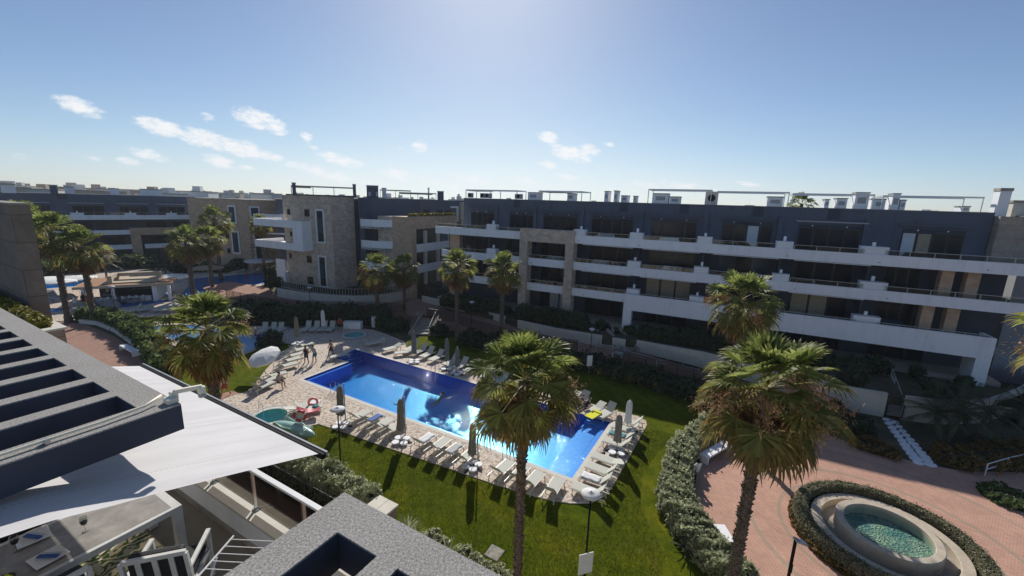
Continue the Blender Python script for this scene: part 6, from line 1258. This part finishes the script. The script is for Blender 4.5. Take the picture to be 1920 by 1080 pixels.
for k in range(18):
    p=locb(1+k*2.95,-1.0-rq.uniform(0,1.4),1.42); bush('shrub','dark garden shrub on the ground terrace of the long block, %s from the left'%ordinal(k),p,rq.uniform(.5,.9),rq.uniform(.8,1.6),'hedge_dark',.16,360,'shrubs on the ground floor terraces')
# feather palm, dark, right
def feather(label,loc,H=2.2,r_=2.4,n=22,stems=1,grp=None):
    t=thing('palm_tree',label,'palm tree',loc,0,grp); V=[];PV=MB();TM=MB()
    for s in range(stems):
        a0=s*2.1; top=np.array([.7*math.cos(a0)*(stems>1),.7*math.sin(a0)*(stems>1),H*(1-.15*s)]); TM.tube([(top[0]*.3,top[1]*.3,0),(top[0]*.7,top[1]*.7,H*.5),tuple(top)],[.16,.13,.12],9)
        for i in range(n):
            az=i*2.4+s; el=math.radians(75-85*i/n+rq.uniform(-6,6)); d=np.array([math.cos(az)*math.cos(el),math.sin(az)*math.cos(el),math.sin(el)]); sd_=np.array([-math.sin(az),math.cos(az),0]); p=top.copy(); pts=[p.copy()]
            for k in range(9): d=d+np.array([0,0,-.11]); d/=np.linalg.norm(d); p=p+d*r_/9; pts.append(p.copy())
            PV.tube([tuple(q) for q in pts],[.02-.0018*j for j in range(10)],4)
            for k in range(1,10):
                for q in range(4):
                    c=pts[k-1]+(pts[k]-pts[k-1])*q/4; L_=.42*math.sin(math.pi*(k/10.5))**.6
                    for sg in (-1,1): e=c+sd_*sg*L_*.85+d*L_*.45+np.array([0,0,-L_*.35]); w_=d*.022; V.append([c-w_,c+w_,e+w_*.1,e-w_*.1])
    npmesh('crown',V,M['hedge_dark'],t); PV.build('leaf_stalk',M['wood_dark'],t); TM.build('trunk',M['trunk'],t); return t
feather('dark feather palm with two stems on the bed right of the stepping stones',at(1770,826,0),2.0,2.4,20,2); feather('dark feather palm leaning right of the two stemmed palm',at(1822,818,0),1.9,2.3,22,2); feather('small feather palm on the terrace below the far right stair',at(1912,800,0),1.6,1.8,18,1)
feather('small dark feather palm among greenery at the left terrace',at(200,520,0),2.6,2.8,18,1); feather('bushy feather palm right of the left palms',at(312,522,0),2.4,3.0,18,1); feather('feather palm in front of the beige stone blocks',at(495,515,0),4.6,3.0,20,1)
# ---- fan palms ----
def pbase(px,py,D):
    c=far(px,py,D); return (c.x,c.y,0),c.z
def fp(label,px,py,D,seed,scale,fl=3,trad=.16,nl=58,ns=24,lean=(0,0),fdir=None,grp='tall fan palms of the garden'):
    b,H=pbase(px,py,D); return palm(label,b,H,seed,scale,fl,grp,trad,lean,nl,ns,fdir)
fp('tall fan palm standing in front of the pool at the centre of the photo',984,712,13.3,1,1.06,2,.15,60,22,(0,0),[.2,6.0])
fp('large fan palm with tan flower clusters between the lawn and the brick plaza',1432,728,15.8,2,1.22,7,.19,58,22,(.1,0),[3.0,.1,.5,4.2,5.0,3.5,5.7])
fp('fan palm seen against the long block balconies behind the large right palm',1392,562,30.5,3,1.18,3,.17,54,18)
fp('fan palm with brown drooping skirt on the left lawn by the paddling pool',386,618,21.5,4,.98,3,.17,48,20)
fp('left one of the two fan palms just left of the stone portal',857,498,43.4,5,1.1,1,.2,44,16); fp('right one of the two fan palms just left of the stone portal with orange fruit',943,504,43.0,6,1.1,3,.2,44,16,fdir=[.3,3.3,5])
fp('left one of the two fan palms in front of the curved balconies',705,505,52,7,1.25,2,.22,42,16); fp('right one of the two fan palms in front of the curved balconies',757,503,54,8,1.15,1,.2,42,16)
fp('tall fan palm over the white parasols, left of the pair',97,436,68,9,1.45,1,.28,46,14); fp('tall fan palm over the white parasols, right of the pair',152,462,66,10,1.4,1,.28,46,14)
fp('fan palm right of the bar with the taller trunk, left of the pair',350,452,76,11,1.5,1,.28,46,14); fp('fan palm right of the bar with the paler trunk, right of the pair',388,448,77,12,1.25,1,.24,46,14); fp('distant fan palm behind the pair right of the bar',402,412,88,13,1.5,1,.26,50,14)
fp('fan palm partly hidden by the brown stone wall at the far left',42,412,78,14,1.5,1,.28,46,14); fp('small dark fan palm in front of the rear stone block',488,418,86,15,1.0,1,.2,46,12)
pq=fp('tiny dark palm top peeping over the long roof',1504,381,95,16,1.3,0,.2,46,12)
fp('fan palm just outside the right edge with drooping tan flowers',2135,640,20.5,17,1.2,4,.18,50,18)
# ================= PEOPLE =================
def person(label,loc,rz,pose='stand',skin='skin',top=None,bottom='cloth_black',hair='hair',seed=0,bag=None):
    t=thing('person',label,'person',loc,rz,'people round the pool'); me=bpy.data.meshes.new('body'); J=[];E=[];Rr=[]
    def j(p,r_,par=None): J.append(p);Rr.append(r_); (E.append((par,len(J)-1)) if par is not None else None); return len(J)-1
    if pose=='stand': hipz=.92; hip=(0,0,hipz); lean=.0; kneeL=(.12,.06,.48);kneeR=(-.12,-.06,.48); footL=(.13,.10,.06);footR=(-.13,-.12,.06)
    elif pose=='walk': hip=(0,0,.90); lean=.06; kneeL=(.10,.20,.50);kneeR=(-.10,-.05,.47); footL=(.11,.28,.07);footR=(-.11,-.32,.10)
    elif pose=='sit': hip=(0,0,.50); lean=.08; kneeL=(.13,.42,.52);kneeR=(-.13,.42,.50); footL=(.14,.45,.08);footR=(-.14,.40,.08)
    elif pose=='lie': hip=(0,0,.12); lean=0; kneeL=(.11,.42,.16);kneeR=(-.11,.42,.12); footL=(.12,.86,.10);footR=(-.12,.86,.10)
    elif pose=='bend': hip=(0,-.1,.90); lean=.35; kneeL=(.12,-.02,.48);kneeR=(-.12,.04,.48); footL=(.13,-.05,.06);footR=(-.13,.06,.06)
    else: hip=(0,-.35,-.35); lean=.0; kneeL=(.1,-.75,-.5);kneeR=(-.1,-.78,-.42); footL=(.1,-1.15,-.55);footR=(-.1,-1.15,-.45)
    H_=np.array(hip)
    ax=np.array([0,lean,1.0]); ax=ax/np.linalg.norm(ax)
    if pose=='lie': ax=np.array([0,-.8,.6])
    if pose=='swim': ax=np.array([0,.75,.66])
    r0=j(tuple(H_),.135); sp=j(tuple(H_+ax*.22),.12,r0); ch=j(tuple(H_+ax*.42),.145,sp); nk=j(tuple(H_+ax*.56),.06,ch)
    hax=np.array([0,lean*.6,1.0]) if pose not in('lie',) else np.array([0,-.6,.8]); hax=hax/np.linalg.norm(hax)
    hd=j(tuple(H_+ax*.56+hax*.13+np.array([0,.02,0])),.095,nk); hd2=j(tuple(H_+ax*.56+hax*.235+np.array([0,.015,0])),.075,hd); ns_=j(tuple(H_+ax*.56+hax*.12+np.array([0,.125,0])),.018,hd)
    for s,k,f in ((1,kneeL,footL),(-1,kneeR,footR)):
        h=j((s*.10+hip[0],hip[1],hip[2]-.04 if pose in('stand','walk','bend') else hip[2]),.095,r0); kn=j(k,.06,h); an=j(f,.042,kn); j((f[0]+.02*s,f[1]+(.15 if pose!='lie' else .02),f[2]-.02 if pose!='lie' else f[2]+.12),.032,an)
        sh=tuple(H_+ax*.50+np.array([s*.19,0,0])); q=j(sh,.06,ch)
        if pose in('stand','walk'): el=(s*.26,-.02+.08*s,sh[2]-.27); wr=(s*.27,.10+.06*s,sh[2]-.50)
        elif pose=='bend': el=(s*.24,sh[1]+.12,sh[2]-.25); wr=(s*.18,sh[1]+.32,sh[2]-.42)
        elif pose=='sit': el=(s*.25,.08,sh[2]-.25); wr=(s*.17,.30,.58)
        elif pose=='lie': el=(s*.27,sh[1]+.15,sh[2]-.14); wr=(s*.24,sh[1]+.38,sh[2]-.2)
        else: el=(s*.35,sh[1]+.2,sh[2]-.12); wr=(s*.4,sh[1]+.42,sh[2]-.08)
        e=j(el,.042,q); w_=j(wr,.03,e); d=np.array(wr)-np.array(el); d/=np.linalg.norm(d); pm=j(tuple(np.array(wr)+d*.07),.034,w_)
        for fi,(o,l_) in enumerate(((-.028,.07),(-.01,.085),(.009,.08),(.027,.062))): f1=j(tuple(np.array(wr)+d*(.075+l_*.5)+np.array([o,.012,0])),.009,pm); j(tuple(np.array(wr)+d*(.07+l_)+np.array([o*1.1,.03,0])),.008,f1)
        j(tuple(np.array(wr)+d*.07+np.array([-s*.04,.035,0])),.010,w_)
    me.from_pydata(J,E,[]); me.update(); me.materials.append(M[skin]); o=bpy.data.objects.new('body',me); col.objects.link(o); o.parent=t
    md=o.modifiers.new('skin','SKIN'); md.use_smooth_shade=True
    sv=me.skin_vertices[0].data if me.skin_vertices else None
    if sv is None: return t
    for i,r_ in enumerate(Rr): sv[i].radius=(r_,r_*(.75 if i in(0,1,2) else 1)); sv[i].use_root=(i==0)
    ss_=o.modifiers.new('sub','SUBSURF'); ss_.levels=1; ss_.render_levels=2
    hm=MB(); c=H_+ax*.56+hax*.19+np.array([0,-.01,0]); hm.lathe([(.108*math.sin(q),.108*math.cos(q)) for q in np.linspace(.02,1.9,8)],tuple(c),14); hm.build('hair',M[hair],t,smooth=True)
    def cloth(name,pts,rs,mat): MB().tube(pts,rs,12).build(name,M[mat],t,smooth=True)
    if bottom and pose!='swim':
        cloth('shorts',[tuple(H_+ax*.10),tuple(H_),tuple(H_-ax*.07 if pose in('stand','walk','bend') else H_-np.array([0,.05,0]))],[.155,.178,.17],bottom)
        for s,k in ((1,kneeL),(-1,kneeR)): a=np.array([s*.09+hip[0],hip[1],hip[2]-.03]); b=np.array(k); cloth('shorts_leg',[tuple(a),tuple(a+(b-a)*.62)],[.115,.095],bottom)
    if top: cloth('shirt',[tuple(H_+ax*.06),tuple(H_+ax*.24),tuple(H_+ax*.42),tuple(H_+ax*.53)],[.165,.155,.18,.10],top)
    return t
person('person in dark top and shorts standing on the deck, left of the standing pair',at(575,682,Z),2.6,'stand','skin2','cloth_black','cloth_navy'); person('person in teal shorts bending forward, right of the standing pair',at(590,680,Z),1.2,'bend','skin','towel_grey','cloth_teal')
person('person in dark swimwear walking near the left pool corner',at(622,669,Z),2.4,'walk','skin2',None,'cloth_black'); person('person sitting on a lounger edge at the left lawn',at(524,726,Z),-1.9,'sit','skin','canvas_taupe' if False else 'towel_grey','cloth_navy')
person('person in red top by the white box bench in the shade',at(638,622,Z),3.0,'stand','skin2','cloth_red','cloth_black'); person('person in blue standing in the shade at the paddling pool edge',at(484,650,-.02),2.8,'bend','skin2','cloth_blue','cloth_navy')
person('bare chested person in red shorts on the lawn right of the left palm trunk',at(424,742,0),2.9,'walk','skin',None,'cloth_red'); person('person in white on the lawn just behind the left palm trunk',at(413,738,0),2.5,'stand','skin','cloth_white','cloth_white')
person('swimmer with dark hair making splashes near the near parasol',at(750,757,-.1),.4,'swim','skin2',None,None); person('swimmer in the shaded middle of the pool',at(829,742,-.1),-.8,'swim','skin2',None,None)
person('person in dark swimwear lying beside the pool left of the yellow towel',at(1096,766,.42),TU-R(15)+math.pi,'lie','skin2','cloth_black','cloth_navy'); person('second person resting beside the yellow towel in dark clothes',at(1085,760,.42),TU-R(10)+math.pi,'lie','skin2','cloth_navy','cloth_black')
for k,(x,y) in enumerate([(143,578),(158,574),(166,580),(205,560),(462,527)]): person('small distant person by the bar terrace, %s from the left'%num[k],at(x,y,.1),k*1.3,'stand','skin2',['cloth_white','cloth_black','cloth_red','cloth_white','cloth_red'][k],['cloth_white','cloth_navy','cloth_black','cloth_black','cloth_navy'][k])
# ---- short grass blades on the sunny near lawn ----
gp=[]
while len(gp)<52000:
    uu=rng.uniform(-24,-1.5,20000); vv=rng.uniform(12.9,27.8,20000); k=((vv<16.9)|(uu>-4.5)); uu,vv=uu[k],vv[k]
    x=uu*math.cos(TU)-vv*math.sin(TU); y=uu*math.sin(TU)+vv*math.cos(TU); lim=np.interp(y,[8,12,14,16,18.6,21,23.5,26],[12,9.2,8.2,7.3,7.1,7.9,9.6,12.3]); k=x<lim-.25; gp+=list(zip(x[k],y[k]))
gp=np.array(gp[:52000]); n=len(gp); az=rng.uniform(0,6.283,n); h=rng.uniform(.03,.085,n); w_=rng.uniform(.006,.013,n); tl=rng.normal(0,.035,(n,2)); dx=np.cos(az)*w_; dy=np.sin(az)*w_
V=np.stack([np.stack([gp[:,0]-dx,gp[:,1]-dy,np.full(n,-.02)],1),np.stack([gp[:,0]+dx,gp[:,1]+dy,np.full(n,-.02)],1),np.stack([gp[:,0]+tl[:,0],gp[:,1]+tl[:,1],h],1)],1)
M['blade']=leafmat('grass_blade',[(.1,(.05,.085,.006)),(.5,(.12,.155,.012)),(.9,(.27,.28,.05))],.5,None,.8,.05)
npmesh('grass',V,M['blade'],None,3)['kind']='stuff'
# ================= AIR =================
hz=thing.__globals__['MB']().box(-900,900,-30,900,-1.1,60).build('haze',None); hz['kind']='stuff'; hz.display_type='WIRE'
hm=bpy.data.materials.new('haze_air'); hm.use_nodes=True; hn=hm.node_tree; hn.nodes.remove(hn.nodes['Principled BSDF']); pvn=hn.nodes.new('ShaderNodeVolumePrincipled'); pvn.inputs['Color'].default_value=(.86,.92,1,1); pvn.inputs['Density'].default_value=.00025; pvn.inputs['Anisotropy'].default_value=.3
hn.links.new(pvn.outputs[0],hn.nodes['Material Output'].inputs['Volume']); hz.data.materials.append(hm)
sc.cycles.volume_bounces=0
